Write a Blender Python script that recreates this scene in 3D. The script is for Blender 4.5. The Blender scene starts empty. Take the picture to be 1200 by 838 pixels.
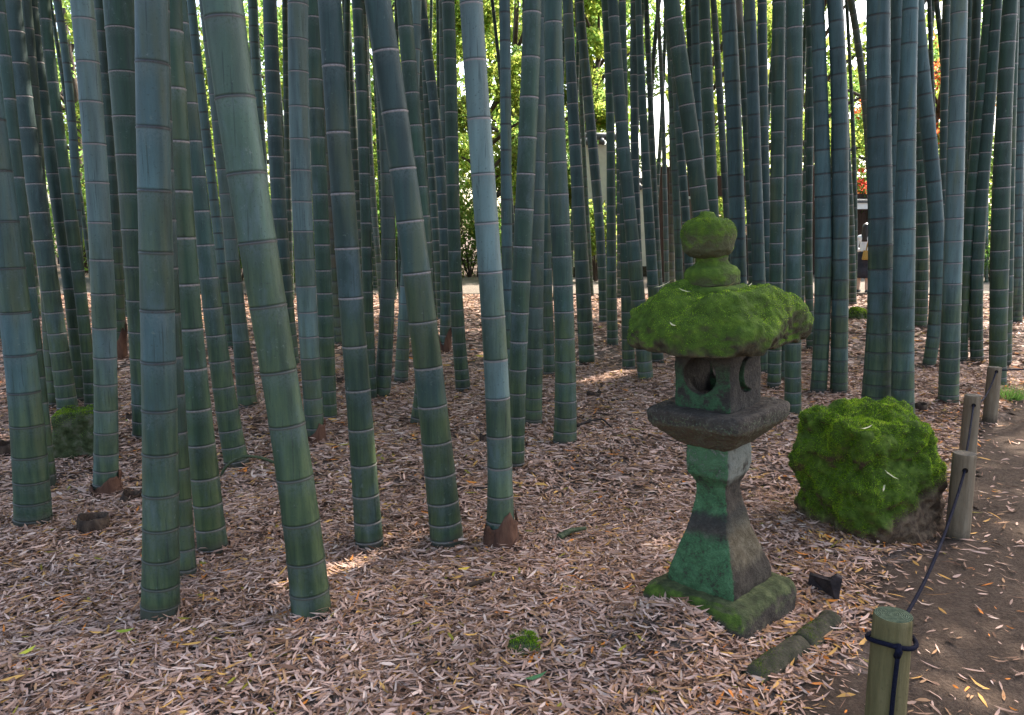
import bpy, bmesh, math, random
import numpy as np
from mathutils import Vector, Matrix, noise as mnoise

random.seed(7)
rng = np.random.default_rng(11)
scene = bpy.context.scene
COL = scene.collection

# ------------------------------------------------------------------ camera, sky, sun, exposure
F_PX, CX, CY, CAM_Z = 942.0, 600.0, 419.0, 1.55
PITCH = math.atan(149.0 / F_PX)
cam_d = bpy.data.cameras.new("camera")
cam_d.sensor_width = 36.0
cam_d.lens = F_PX / 1200.0 * 36.0
cam_d.clip_start = 0.05
cam_d.clip_end = 900.0
cam = bpy.data.objects.new("camera", cam_d)
COL.objects.link(cam)
cam.location = (0, 0, CAM_Z)
cam.rotation_euler = (math.pi / 2 - PITCH, 0, 0)
scene.camera = cam

SUN_ELEV, SUN_AZ = math.radians(47), math.radians(38)      # azimuth from +Y towards +X: behind the grove, to the right
world = bpy.data.worlds.new("World")
scene.world = world
world.use_nodes = True
wn = world.node_tree
sky = wn.nodes.new("ShaderNodeTexSky")
sky.sky_type = 'NISHITA'
sky.sun_disc = False
sky.sun_elevation = SUN_ELEV
sky.sun_rotation = SUN_AZ
sky.air_density = 1.0
sky.dust_density = 3.5
sky.ozone_density = 0.4
bg = wn.nodes["Background"]
bg.inputs["Strength"].default_value = 0.15
wn.links.new(sky.outputs[0], bg.inputs["Color"])
sun_d = bpy.data.lights.new("sun", 'SUN')
sun_d.energy = 3.6
sun_d.angle = math.radians(0.5)
sun_d.color = (1.0, 0.95, 0.88)
sun = bpy.data.objects.new("sun", sun_d)
COL.objects.link(sun)
sdir = Vector((math.sin(SUN_AZ) * math.cos(SUN_ELEV), math.cos(SUN_AZ) * math.cos(SUN_ELEV), math.sin(SUN_ELEV)))
sun.rotation_euler = sdir.to_track_quat('Z', 'Y').to_euler()
sun.location = sdir * 60
vs = scene.view_settings
vs.view_transform = 'Standard'
vs.look = 'None'
vs.exposure = 2.22
vs.gamma = 1.0
vs.use_curve_mapping = False
scene.render.engine = 'CYCLES'
scene.cycles.max_bounces = 6
scene.cycles.diffuse_bounces = 4

# ------------------------------------------------------------------ helpers
SP, CP = math.sin(PITCH), math.cos(PITCH)

def ray(px, py):
    u, v = (px - CX) / F_PX, (CY - py) / F_PX
    return np.array([u, CP + v * SP, -SP + v * CP])

def ground(px, py, z=0.0):
    d = ray(px, py)
    t = (z - CAM_Z) / d[2]
    return np.array([d[0] * t, d[1] * t, z])

def at_depth(px, py, Y):
    d = ray(px, py)
    t = Y / d[1]
    return np.array([d[0] * t, Y, CAM_Z + d[2] * t])

def fdepth(p):
    return p[1] * CP + (CAM_Z - p[2]) * SP

def tag(o, label=None, cat=None, group=None, kind=None):
    if label: o["label"] = label
    if cat: o["category"] = cat
    if group: o["group"] = group
    if kind: o["kind"] = kind
    return o

def link(o, parent=None):
    COL.objects.link(o)
    if parent: o.parent = parent
    return o

def thing(name, label, cat, loc=(0, 0, 0), group=None, rz=0.0):
    o = bpy.data.objects.new(name, None)
    o.empty_display_size = 0.1
    o.location = loc
    o.rotation_euler = (0, 0, rz)
    link(o)
    return tag(o, label, cat, group)

def mesh_np(name, V, quads=None, tris=None, attrs=None, smooth=True):
    V = np.asarray(V, dtype=np.float32)
    me = bpy.data.meshes.new(name)
    nq = 0 if quads is None else len(quads)
    nt = 0 if tris is None else len(tris)
    loops, starts = [], []
    if nq:
        loops.append(np.asarray(quads, dtype=np.int32).ravel()); starts.append(np.arange(nq) * 4)
    if nt:
        loops.append(np.asarray(tris, dtype=np.int32).ravel()); starts.append(nq * 4 + np.arange(nt) * 3)
    loops = np.concatenate(loops); starts = np.concatenate(starts).astype(np.int32)
    me.vertices.add(len(V)); me.vertices.foreach_set("co", V.ravel())
    me.loops.add(len(loops)); me.loops.foreach_set("vertex_index", loops)
    me.polygons.add(nq + nt); me.polygons.foreach_set("loop_start", starts)
    me.update(calc_edges=True)
    if smooth:
        me.polygons.foreach_set("use_smooth", np.ones(nq + nt, dtype=bool))
    for k, a in (attrs or {}).items():
        a = np.asarray(a, dtype=np.float32)
        if a.ndim == 1:
            at = me.attributes.new(k, 'FLOAT', 'POINT'); at.data.foreach_set("value", a)
        else:
            if a.shape[1] == 3: a = np.hstack([a, np.ones((len(a), 1), np.float32)])
            at = me.attributes.new(k, 'FLOAT_COLOR', 'POINT'); at.data.foreach_set("color", a.ravel())
    me.validate()
    return me

def obj(name, me, mat, parent=None, loc=None):
    o = bpy.data.objects.new(name, me)
    if mat is not None and not me.materials: me.materials.append(mat)
    if loc is not None: o.location = loc
    return link(o, parent)

def bm_obj(name, bm, mat, parent=None, smooth=False, loc=None):
    bmesh.ops.recalc_face_normals(bm, faces=bm.faces[:])
    me = bpy.data.meshes.new(name)
    bm.to_mesh(me); bm.free()
    if smooth:
        me.polygons.foreach_set("use_smooth", np.ones(len(me.polygons), dtype=bool))
    return obj(name, me, mat, parent, loc)

def add_box(bm, lo, hi, bevel=0.0):
    lo, hi = Vector(lo), Vector(hi)
    r = bmesh.ops.create_cube(bm, size=1.0, matrix=Matrix.Translation((lo + hi) / 2) @ Matrix.Diagonal((*(hi - lo), 1)))
    if bevel:
        es = list({e for v in r['verts'] for e in v.link_edges})
        bmesh.ops.bevel(bm, geom=es, offset=bevel, segments=2, affect='EDGES', profile=0.6)

def tube_arrays(pts, rad, n=10, cap=True):
    pts = np.asarray(pts, float); m = len(pts)
    rad = np.full(m, rad) if np.isscalar(rad) else np.asarray(rad)
    tang = np.gradient(pts, axis=0); tang /= np.linalg.norm(tang, axis=1)[:, None] + 1e-9
    ref = np.array([0.31, 0.2, 0.93]); V = []
    a = np.linspace(0, 2 * np.pi, n, endpoint=False)
    u = np.cross(tang[0], ref); u /= np.linalg.norm(u)
    for i in range(m):
        u = u - tang[i] * np.dot(u, tang[i]); u /= np.linalg.norm(u) + 1e-9
        w = np.cross(tang[i], u)
        V.append(pts[i] + rad[i] * (np.cos(a)[:, None] * u + np.sin(a)[:, None] * w))
    V = np.concatenate(V)
    i0 = np.arange(m - 1)[:, None] * n; j = np.arange(n)[None]; j2 = (j + 1) % n
    Q = np.stack([i0 + j, i0 + j2, i0 + n + j2, i0 + n + j], -1).reshape(-1, 4)
    T = []
    if cap:
        V = np.vstack([V, pts[:1], pts[-1:]]); c0, c1 = m * n, m * n + 1
        for k in range(n):
            T.append((c0, (k + 1) % n, k)); T.append((c1, (m - 1) * n + k, (m - 1) * n + (k + 1) % n))
    return V, Q, np.array(T, dtype=int).reshape(-1, 3)

def join_arrays(parts):
    Vs, Qs, Ts, off = [], [], [], 0
    for V, Q, T in parts:
        Vs.append(V)
        if len(Q): Qs.append(np.asarray(Q) + off)
        if len(T): Ts.append(np.asarray(T) + off)
        off += len(V)
    return (np.vstack(Vs), np.vstack(Qs) if Qs else np.zeros((0, 4), int), np.vstack(Ts) if Ts else np.zeros((0, 3), int))

def evaluated(o):
    dg = bpy.context.evaluated_depsgraph_get()
    dg.update()
    return bpy.data.meshes.new_from_object(o.evaluated_get(dg))

def realize(o, smooth=True):
    """Apply the modifiers of o into its own mesh."""
    me = evaluated(o)
    o.modifiers.clear()
    mats = list(o.data.materials)
    o.data = me
    if not me.materials:
        for m in mats: me.materials.append(m)
    if smooth: me.polygons.foreach_set("use_smooth", np.ones(len(me.polygons), dtype=bool))
    return o

def get_co(me):
    a = np.empty(len(me.vertices) * 3, np.float32); me.vertices.foreach_get("co", a); return a.reshape(-1, 3)

def get_no(me):
    a = np.empty(len(me.vertices) * 3, np.float32); me.vertices.foreach_get("normal", a); return a.reshape(-1, 3)

def roughen(me, layers, seed=0.0):
    """Push vertices along their normals by several octaves of noise."""
    co, no = get_co(me), get_no(me)
    out = co.copy()
    for i, (scale, amp) in enumerate(layers):
        off = Vector((seed * 3.1 + i * 7.7, seed * 1.3, -seed))
        d = np.array([mnoise.noise(Vector(c) * scale + off) for c in co])
        out += no * (d * amp)[:, None]
    me.vertices.foreach_set("co", out.astype(np.float32).ravel()); me.update()

def srgb(r, g, b):
    f = lambda c: (c / 255) / 12.92 if c <= 10 else ((c / 255 + 0.055) / 1.055) ** 2.4
    return np.array([f(r), f(g), f(b)])

# ------------------------------------------------------------------ materials
class NT:
    def __init__(s, name):
        s.m = bpy.data.materials.new(name); s.m.use_nodes = True
        s.t = s.m.node_tree; s.b = s.t.nodes["Principled BSDF"]; s.out = s.t.nodes["Material Output"]
    def n(s, typ, **kw):
        x = s.t.nodes.new(typ)
        for k, v in kw.items():
            if k.startswith("i_"):
                key = k[2:]; x.inputs[int(key) if key.isdigit() else key].default_value = v
            else: setattr(x, k, v)
        return x
    def l(s, a, b): s.t.links.new(a, b)
    def coord(s, kind="Object", scale=(1, 1, 1)):
        tc = s.n("ShaderNodeTexCoord"); mp = s.n("ShaderNodeMapping"); mp.inputs["Scale"].default_value = scale
        s.l(tc.outputs[kind], mp.inputs["Vector"]); return mp.outputs[0]
    def noise(s, vec, scale, detail=4, rough=0.6):
        x = s.n("ShaderNodeTexNoise"); x.inputs["Scale"].default_value = scale
        x.inputs["Detail"].default_value = detail; x.inputs["Roughness"].default_value = rough
        if vec is not None: s.l(vec, x.inputs["Vector"])
        return x.outputs[0]
    def ramp(s, fac, stops):
        x = s.n("ShaderNodeValToRGB"); cr = x.color_ramp
        while len(cr.elements) < len(stops): cr.elements.new(0.5)
        for e, (p, c) in zip(cr.elements, stops):
            e.position = p; e.color = (*c, 1) if len(c) == 3 else c
        s.l(fac, x.inputs[0]); return x.outputs[0]
    def step(s, val, a, b):
        x = s.n("ShaderNodeMapRange"); x.interpolation_type = 'SMOOTHSTEP'
        x.inputs["From Min"].default_value = a; x.inputs["From Max"].default_value = b
        s.l(val, x.inputs["Value"]); return x.outputs[0]
    def math(s, op, a, b=0.0):
        x = s.n("ShaderNodeMath", operation=op)
        for i, v in enumerate((a, b)):
            if isinstance(v, (int, float)): x.inputs[i].default_value = v
            else: s.l(v, x.inputs[i])
        return x.outputs[0]
    def mix(s, fac, a, b, blend='MIX'):
        x = s.n("ShaderNodeMix", data_type='RGBA', blend_type=blend)
        for i, v in ((0, fac), (6, a), (7, b)):
            if isinstance(v, (int, float)): x.inputs[i].default_value = v
            elif isinstance(v, (tuple, list, np.ndarray)): x.inputs[i].default_value = (*v[:3], 1)
            else: s.l(v, x.inputs[i])
        return x.outputs[2]
    def bump(s, h, dist, strength=1.0):
        x = s.n("ShaderNodeBump"); x.inputs["Distance"].default_value = dist; x.inputs["Strength"].default_value = strength
        s.l(h, x.inputs["Height"]); s.l(x.outputs[0], s.b.inputs["Normal"])
    def color(s, c): s.l(c, s.b.inputs["Base Color"])
    def set(s, rough=0.8, spec=0.3):
        s.b.inputs["Roughness"].default_value = rough; s.b.inputs["Specular IOR Level"].default_value = spec

def mat_noise(name, stops, scale=8, rough=0.85, spec=0.2, bump=(30, 0.01), stretch=(1, 1, 1)):
    m = NT(name); v = m.coord("Object", stretch)
    m.color(m.ramp(m.noise(v, scale, 5), stops)); m.set(rough, spec)
    if bump: m.bump(m.noise(v, bump[0], 5), bump[1])
    return m.m

def mat_stem():
    m = NT("bamboo_skin")
    oi = m.n("ShaderNodeObjectInfo")
    geo = m.n("ShaderNodeAttribute", attribute_name="h")
    ring = m.n("ShaderNodeAttribute", attribute_name="ring")
    bloom = m.n("ShaderNodeAttribute", attribute_name="bloom")
    tc = m.n("ShaderNodeTexCoord")
    addv = m.n("ShaderNodeVectorMath", operation='ADD')
    rnd = m.n("ShaderNodeCombineXYZ")
    m.l(m.math('MULTIPLY', oi.outputs["Random"], 40.0), rnd.inputs[0]); m.l(m.math('MULTIPLY', oi.outputs["Random"], 17.0), rnd.inputs[2])
    m.l(tc.outputs["Object"], addv.inputs[0]); m.l(rnd.outputs[0], addv.inputs[1])
    mp = m.n("ShaderNodeMapping"); mp.inputs["Scale"].default_value = (1, 1, 0.09); m.l(addv.outputs[0], mp.inputs[0])
    streak = m.noise(mp.outputs[0], 16, 5, 0.65)
    mp2 = m.n("ShaderNodeMapping"); mp2.inputs["Scale"].default_value = (1, 1, 0.35); m.l(addv.outputs[0], mp2.inputs[0])
    blotch = m.noise(mp2.outputs[0], 7, 6, 0.7)
    fine = m.noise(addv.outputs[0], 90, 3, 0.6)
    streak2 = m.noise(mp.outputs[0], 9, 3, 0.5)
    mp3 = m.n("ShaderNodeMapping"); mp3.inputs["Scale"].default_value = (1, 1, 0.03); m.l(addv.outputs[0], mp3.inputs[0])
    hair = m.noise(mp3.outputs[0], 110, 2, 0.5)
    seg = m.n("ShaderNodeAttribute", attribute_name="seg")
    hh = m.math('ADD', geo.outputs["Fac"], m.math('MULTIPLY', m.math('SUBTRACT', blotch, 0.5), 1.9))
    hh = m.math('ADD', hh, m.math('MULTIPLY', m.math('SUBTRACT', seg.outputs["Fac"], 0.5), 1.1))
    up = m.step(hh, 0.35, 1.65)
    low = m.mix(m.step(streak, 0.38, 0.62), (0.021, 0.043, 0.015), (0.054, 0.072, 0.022))
    low = m.mix(0.18, low, oi.outputs["Color"])
    c = m.mix(up, low, oi.outputs["Color"])
    shade = m.n("ShaderNodeMapRange"); shade.inputs["From Min"].default_value = 0.3; shade.inputs["From Max"].default_value = 0.7
    shade.inputs["To Min"].default_value = 0.62; shade.inputs["To Max"].default_value = 1.35; m.l(streak, shade.inputs["Value"])
    c = m.mix(1.0, c, shade.outputs[0], 'MULTIPLY')
    c = m.mix(m.math('MULTIPLY', m.step(streak2, 0.55, 0.70), 0.55), c, (0.070, 0.078, 0.034))          # olive streaks
    c = m.mix(m.math('MULTIPLY', m.step(blotch, 0.52, 0.74), 0.45), c, (0.085, 0.112, 0.116))           # waxy bloom patches
    c = m.mix(m.math('MULTIPLY', m.step(hair, 0.64, 0.70), 0.5), c, (0.010, 0.015, 0.012))              # dark scratches along the fibre
    c = m.mix(m.math('MULTIPLY', m.step(fine, 0.60, 0.72), 0.5), c, (0.014, 0.020, 0.017))              # dark specks
    c = m.mix(m.math('MULTIPLY', m.math('MULTIPLY', bloom.outputs["Fac"], m.step(fine, 0.25, 0.6)), 0.30), c, (0.13, 0.16, 0.16))
    c = m.mix(1.0, c, m.mix(seg.outputs["Fac"], (0.84, 0.84, 0.84), (1.16, 1.16, 1.16)), 'MULTIPLY')
    c = m.mix(m.math('MULTIPLY', m.step(m.math('ADD', geo.outputs["Fac"], m.math('MULTIPLY', m.math('SUBTRACT', blotch, .5), .12)), 0.085, 0.02), 0.7), c, (0.032, 0.028, 0.020))
    rc = m.mix(oi.outputs["Alpha"], (0.010, 0.008, 0.007), (0.26, 0.21, 0.19))
    rc = m.mix(up, m.mix(0.5, rc, (0.060, 0.062, 0.040)), rc)
    c = m.mix(m.math('MULTIPLY', ring.outputs["Fac"], m.math('ADD', m.math('MULTIPLY', m.step(fine, 0.35, 0.6), 0.4), 0.6)), c, rc)
    lich = m.noise(addv.outputs[0], 38, 5, 0.75)
    c = m.mix(m.math('MULTIPLY', m.math('MULTIPLY', m.step(lich, 0.60, 0.68), m.step(blotch, 0.42, 0.58)), 0.55), c, (0.115, 0.135, 0.110))    # pale lichen
    groove = m.n("ShaderNodeAttribute", attribute_name="groove")
    c = m.mix(m.math('MULTIPLY', groove.outputs["Fac"], 0.7), c, (0.010, 0.010, 0.008))
    m.color(c); m.set(0.42, 0.32)
    m.l(m.math('ADD', m.math('MULTIPLY', blotch, 0.5), 0.33), m.b.inputs["Roughness"])
    m.bump(m.math('ADD', streak, m.math('MULTIPLY', fine, 0.4)), 0.0035, 0.6)
    return m.m

def mat_attr(name, rough=0.8, spec=0.15, trans=0.0, bump=None):
    m = NT(name); a = m.n("ShaderNodeAttribute", attribute_name="col")
    if trans:
        d = m.n("ShaderNodeBsdfDiffuse"); t = m.n("ShaderNodeBsdfTranslucent"); mx = m.n("ShaderNodeMixShader")
        hs = m.n("ShaderNodeHueSaturation"); hs.inputs["Saturation"].default_value = 0.96; hs.inputs["Value"].default_value = 4.0
        m.l(a.outputs["Color"], hs.inputs["Color"]); m.l(a.outputs["Color"], d.inputs[0]); m.l(hs.outputs[0], t.inputs[0])
        mx.inputs[0].default_value = trans
        m.l(d.outputs[0], mx.inputs[1]); m.l(t.outputs[0], mx.inputs[2]); m.l(mx.outputs[0], m.out.inputs["Surface"])
        m.t.nodes.remove(m.b)
    else:
        m.color(a.outputs["Color"]); m.set(rough, spec)
    return m.m

def mat_stone(name, kind):
    """Weathered stone of the lantern: dark tuff, verdigris-green algae, tan bare patches, moss on what faces up."""
    m = NT(name); v = m.coord("Object")
    big, mid, fine = m.noise(v, 5, 4), m.noise(v, 22, 6, 0.65), m.noise(v, 120, 4, 0.7)
    base = m.ramp(m.math('ADD', m.math('MULTIPLY', mid, 0.7), m.math('MULTIPLY', fine, 0.3)),
                  [(0.33, (0.028, 0.022, 0.017)), (0.5, (0.064, 0.050, 0.037)), (0.68, (0.135, 0.108, 0.080))])
    geo = m.n("ShaderNodeNewGeometry")
    tc = m.n("ShaderNodeTexCoord")
    sep = m.n("ShaderNodeSeparateXYZ"); m.l(tc.outputs["Normal"], sep.inputs[0])
    pos = m.n("ShaderNodeSeparateXYZ"); m.l(v, pos.inputs[0])
    nx, ny, nz = sep.outputs; pz = pos.outputs[2]
    left = m.step(m.math('ADD', m.math('MULTIPLY', ny, -1.0), m.math('MULTIPLY', m.math('SUBTRACT', mid, 0.5), 0.5)), 0.3, 0.62)
    green = m.ramp(m.math('ADD', m.math('MULTIPLY', mid, 0.6), m.math('MULTIPLY', fine, 0.4)),
                   [(0.28, (0.016, 0.040, 0.015)), (0.48, (0.040, 0.105, 0.040)), (0.62, (0.072, 0.160, 0.068)), (0.76, (0.17, 0.25, 0.14))])
    c = base
    zz = m.math('ADD', pz, m.math('MULTIPLY', m.math('SUBTRACT', m.math('ADD', m.math('MULTIPLY', big, .6), m.math('MULTIPLY', mid, .4)), 0.5), 0.20))
    if kind == "pedestal":
        band = m.math('MAXIMUM', m.step(zz, 0.37, 0.32), m.math('MULTIPLY', m.step(zz, 0.41, 0.455), 1.0))
        tan = m.mix(m.step(mid, 0.4, 0.65), (0.095, 0.070, 0.038), (0.175, 0.140, 0.088))
        right = m.step(nx, 0.35, 0.65)
        tanm = m.math('MULTIPLY', right, m.math('MULTIPLY', m.step(zz, 0.20, 0.27), m.step(zz, 0.44, 0.40)))
        c = m.mix(m.math('MULTIPLY', tanm, 0.75), m.mix(right, c, m.mix(0.5, c, (0.030, 0.022, 0.014))), tan)
        c = m.mix(m.math('MULTIPLY', m.step(zz, 0.56, 0.60), m.step(big, 0.42, 0.5)), c, (0.17, 0.165, 0.13))
        c = m.mix(m.math('MULTIPLY', m.math('MULTIPLY', m.math('MULTIPLY', left, band), m.step(m.math('ADD', m.math('MULTIPLY', fine, .5), m.math('MULTIPLY', mid, .5)), 0.36, 0.50)), 0.86), c, green)
        c = m.mix(m.math('MULTIPLY', m.step(zz, 0.345, 0.40), m.math('MULTIPLY', m.step(zz, 0.47, 0.42), 0.55)), c, (0.026, 0.028, 0.025))
    elif kind == "firebox":
        c = m.mix(m.math('MULTIPLY', m.math('MULTIPLY', left, m.step(zz, 1.08, 0.98)), m.step(mid, 0.40, 0.55)), c, green)
        c = m.mix(0.45, c, (0.024, 0.022, 0.020))
    elif kind == "platform":
        c = m.mix(0.35, c, (0.036, 0.028, 0.022))
        c = m.mix(m.math('MULTIPLY', m.step(nz, -0.15, -0.4), 0.6), c, (0.10, 0.070, 0.045))
        c = m.mix(m.math('MULTIPLY', m.step(fine, 0.5, 0.62), m.math('MULTIPLY', m.step(nz, 0.3, -0.3), 0.5)), c, (0.10, 0.15, 0.06))
        c = m.mix(m.math('MULTIPLY', m.step(fine, 0.58, 0.7), 0.5), c, (0.17, 0.165, 0.155))
    moss = m.ramp(mid, [(0.3, (0.026, 0.045, 0.005)), (0.55, (0.060, 0.100, 0.009)), (0.75, (0.12, 0.18, 0.014))])
    if kind == "slab":
        mk = m.step(m.math('ADD', nz, m.math('MULTIPLY', m.math('SUBTRACT', mid, 0.5), 1.6)), -0.05, 0.5)
        mk2 = m.math('MULTIPLY', mk, m.math('ADD', m.math('MULTIPLY', left, 0.45), 0.4))
        c = m.mix(mk2, c, moss)
    if kind in ("roof", "finial", "boulder"):
        lo, hi = {"roof": (-0.45, 0.25), "finial": (-0.6, 0.25), "boulder": (-0.7, -0.2)}[kind]
        mk = m.step(m.math('ADD', nz, m.math('MULTIPLY', m.math('SUBTRACT', m.math('ADD', m.math('MULTIPLY', mid, .5), m.math('MULTIPLY', big, .5)), 0.5), 4.2 if kind == 'finial' else 2.0)), lo, hi)
        if kind == "boulder": mk = m.math('MULTIPLY', mk, m.step(m.math('SUBTRACT', zz, m.math('MULTIPLY', m.math('MAXIMUM', m.math('ADD', pos.outputs[0], 0.22), 0.0), 0.55)), 0.02, 0.11))
        if kind == "finial": c = m.mix(0.55, c, (0.085, 0.088, 0.030))
        if kind == "boulder": c = m.mix(0.9, c, m.mix(m.step(mid, .4, .62), (0.052, 0.030, 0.017), (0.135, 0.086, 0.050)))
        if kind == "roof": c = m.mix(0.75, c, m.mix(m.step(mid, .4, .62), (0.040, 0.034, 0.017), (0.085, 0.074, 0.036)))
        c = m.mix(m.math('MULTIPLY', mk, 0.9), c, moss)
    m.color(c); m.set(0.9, 0.15)
    m.bump(m.math('ADD', mid, m.math('MULTIPLY', fine, 0.6)), 0.012)
    return m.m

def mat_ground(name, stops, dirt=False):
    m = NT(name); v = m.coord("Object")
    n1, n2, n3 = m.noise(v, 1.3, 5), m.noise(v, 14, 6, 0.7), m.noise(v, 70, 5, 0.7)
    mx = m.math('ADD', m.math('MULTIPLY', n2, 0.45), m.math('MULTIPLY', n3, 0.55))
    c = m.ramp(mx, stops)
    c = m.mix(m.math('MULTIPLY', m.step(n1, 0.45, 0.65), 0.35), c, stops[0][1])
    m.color(c); m.set(0.92, 0.1)
    m.bump(m.math('ADD', n2, n3), 0.02)
    return m.m

M = {}
M['stem'] = mat_stem()
M['leaf'] = mat_attr("foliage", trans=0.55)
M['litter'] = mat_attr("dry_leaf", 0.75, 0.2)
M['moss'] = mat_attr("moss_blades", trans=0.25)
M['ground'] = mat_ground("forest_floor", [(0.34, (0.055, 0.036, 0.026)), (0.5, (0.13, 0.090, 0.066)), (0.64, (0.27, 0.205, 0.165))])
M['dirt'] = mat_ground("trodden_earth", [(0.34, (0.049, 0.031, 0.020)), (0.52, (0.090, 0.059, 0.040)), (0.7, (0.155, 0.108, 0.076))])
M['gravel'] = mat_ground("pale_gravel", [(0.34, (0.12, 0.095, 0.075)), (0.52, (0.20, 0.165, 0.13)), (0.7, (0.29, 0.25, 0.20))])
M['sheath'] = mat_noise("culm_sheath_fibre", [(0.3, (0.035, 0.016, 0.010)), (0.5, (0.085, 0.038, 0.022)), (0.75, (0.16, 0.075, 0.042))], 14, 0.8, 0.2, (50, 0.006), (1, 1, 0.25))
M['stump'] = mat_noise("rotten_culm", [(0.3, (0.020, 0.013, 0.010)), (0.55, (0.055, 0.034, 0.022)), (0.8, (0.13, 0.085, 0.055))], 22, 0.9, 0.15, (60, 0.006), (1, 1, 0.4))
M['twig'] = mat_noise("dark_twig", [(0.3, (0.018, 0.013, 0.011)), (0.7, (0.060, 0.045, 0.035))], 30, 0.9, 0.1)
M['vine'] = mat_noise("green_stem", [(0.3, (0.030, 0.040, 0.018)), (0.7, (0.075, 0.085, 0.038))], 30, 0.7, 0.2)
def mat_post(name, stops):
    m = NT(name); v = m.coord("Object", (1, 1, 0.10)); w = m.coord("Object", (1, 1, 0.025)); o = m.coord("Object")
    n1, fib, crack, fine = m.noise(v, 9, 5), m.noise(v, 60, 4, .7), m.noise(w, 34, 2, .5), m.noise(o, 60, 5, .7)
    c = m.ramp(m.math('ADD', m.math('MULTIPLY', n1, .65), m.math('MULTIPLY', fib, .35)), stops)
    c = m.mix(m.math('MULTIPLY', m.step(fine, .55, .7), .35), c, stops[0][1])
    ck = m.step(crack, .665, .70)
    c = m.mix(m.math('MULTIPLY', ck, .85), c, (0.012, 0.009, 0.007))
    pos = m.n("ShaderNodeSeparateXYZ"); m.l(o, pos.inputs[0])
    c = m.mix(m.math('MULTIPLY', m.step(m.math('ADD', pos.outputs[2], m.math('MULTIPLY', m.math('SUBTRACT', fine, .5), .12)), .10, .01), .7), c, (0.030, 0.022, 0.016))   # damp stain at the foot
    m.color(c); m.set(.88, .12)
    m.bump(m.math('SUBTRACT', m.math('ADD', fib, m.math('MULTIPLY', fine, .4)), m.math('MULTIPLY', ck, 1.2)), .006)
    return m.m
def mat_end(name, a, b):
    m = NT(name); o = m.coord("Object"); pos = m.n("ShaderNodeSeparateXYZ"); m.l(o, pos.inputs[0])
    r = m.math('SQRT', m.math('ADD', m.math('MULTIPLY', pos.outputs[0], pos.outputs[0]), m.math('MULTIPLY', pos.outputs[1], pos.outputs[1])))
    n = m.noise(o, 26, 4); f = m.noise(o, 90, 4, .7)
    ring = m.math('SINE', m.math('MULTIPLY', m.math('ADD', r, m.math('MULTIPLY', n, .012)), 1150.0))
    c = m.mix(m.step(m.math('ADD', m.math('MULTIPLY', ring, .12), f), .35, .65), a, b)
    m.color(c); m.set(.9, .1); m.bump(m.math('ADD', ring, f), .002); return m.m
M['post'] = mat_post("weathered_post", [(0.28, (0.062, 0.041, 0.024)), (0.5, (0.155, 0.110, 0.068)), (0.75, (0.27, 0.205, 0.135))])
M['post_green'] = mat_post("algae_post", [(0.28, (0.048, 0.038, 0.016)), (0.5, (0.118, 0.094, 0.040)), (0.75, (0.20, 0.152, 0.075))])
M['post_end'] = mat_end("algae_end_grain", (0.045, 0.062, 0.036), (0.105, 0.130, 0.080))
M['post_grey_end'] = mat_end("grey_end_grain", (0.09, 0.07, 0.052), (0.20, 0.17, 0.13))
M['rope'] = mat_noise("black_rope", [(0.3, (0.004, 0.004, 0.008)), (0.7, (0.013, 0.013, 0.024))], 160, 0.9, 0.05, (300, 0.002))
M['hole'] = mat_noise("hole_shade_dark", [(0.3, (0.008, 0.006, 0.005)), (0.7, (0.018, 0.014, 0.011))], 30, 0.95, 0.05, None)  # near-black colour standing in for the shade inside a bored hole
for k in ("slab", "pedestal", "platform", "firebox", "roof", "finial", "boulder"):
    M[k] = mat_stone("lantern_stone_" + k if k != "boulder" else "boulder_stone", k)
M['edging'] = mat_noise("edging_stone_skin", [(0.3, (0.018, 0.018, 0.009)), (0.5, (0.046, 0.039, 0.023)), (0.75, (0.095, 0.074, 0.050))], 16, 0.9, 0.15, (60, 0.006))
M['shard'] = mat_noise("dark_tile", [(0.3, (0.020, 0.015, 0.014)), (0.7, (0.055, 0.040, 0.036))], 20, 0.9, 0.15, (60, 0.004))
M['block'] = mat_noise("mossy_block_stone", [(0.3, (0.016, 0.022, 0.008)), (0.5, (0.050, 0.058, 0.024)), (0.72, (0.115, 0.105, 0.070))], 18, 0.95, 0.1, (50, 0.014))
M['plaster'] = mat_noise("cream_plaster", [(0.3, (0.42, 0.39, 0.30)), (0.7, (0.56, 0.53, 0.43))], 3, 0.9, 0.1, (40, 0.002))
M['tile'] = mat_noise("grey_roof_tile", [(0.3, (0.045, 0.045, 0.047)), (0.7, (0.12, 0.12, 0.12))], 9, 0.6, 0.3, (40, 0.004))
M['wood'] = mat_noise("dark_timber", [(0.3, (0.026, 0.014, 0.010)), (0.7, (0.070, 0.040, 0.028))], 7, 0.75, 0.2, (40, 0.004), (6, 6, 0.5))
M['plank'] = mat_noise("grey_brown_plank", [(0.3, (0.060, 0.042, 0.032)), (0.7, (0.15, 0.115, 0.085))], 7, 0.8, 0.15, (40, 0.004), (6, 6, 0.4))
M['white'] = mat_noise("white_board", [(0.3, (0.66, 0.66, 0.64)), (0.7, (0.80, 0.80, 0.78))], 5, 0.7, 0.2, None)
M['bark'] = mat_noise("tree_bark", [(0.3, (0.040, 0.030, 0.022)), (0.7, (0.13, 0.10, 0.078))], 7, 0.9, 0.1, (25, 0.02), (1, 1, 0.25))
M['skin'] = mat_noise("skin", [(0.3, (0.46, 0.29, 0.21)), (0.7, (0.54, 0.35, 0.26))], 10, 0.55, 0.35, None)
M['hair'] = mat_noise("black_hair", [(0.3, (0.010, 0.007, 0.006)), (0.7, (0.030, 0.020, 0.016))], 60, 0.45, 0.4, (90, 0.003), (1, 1, 0.1))
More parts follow.
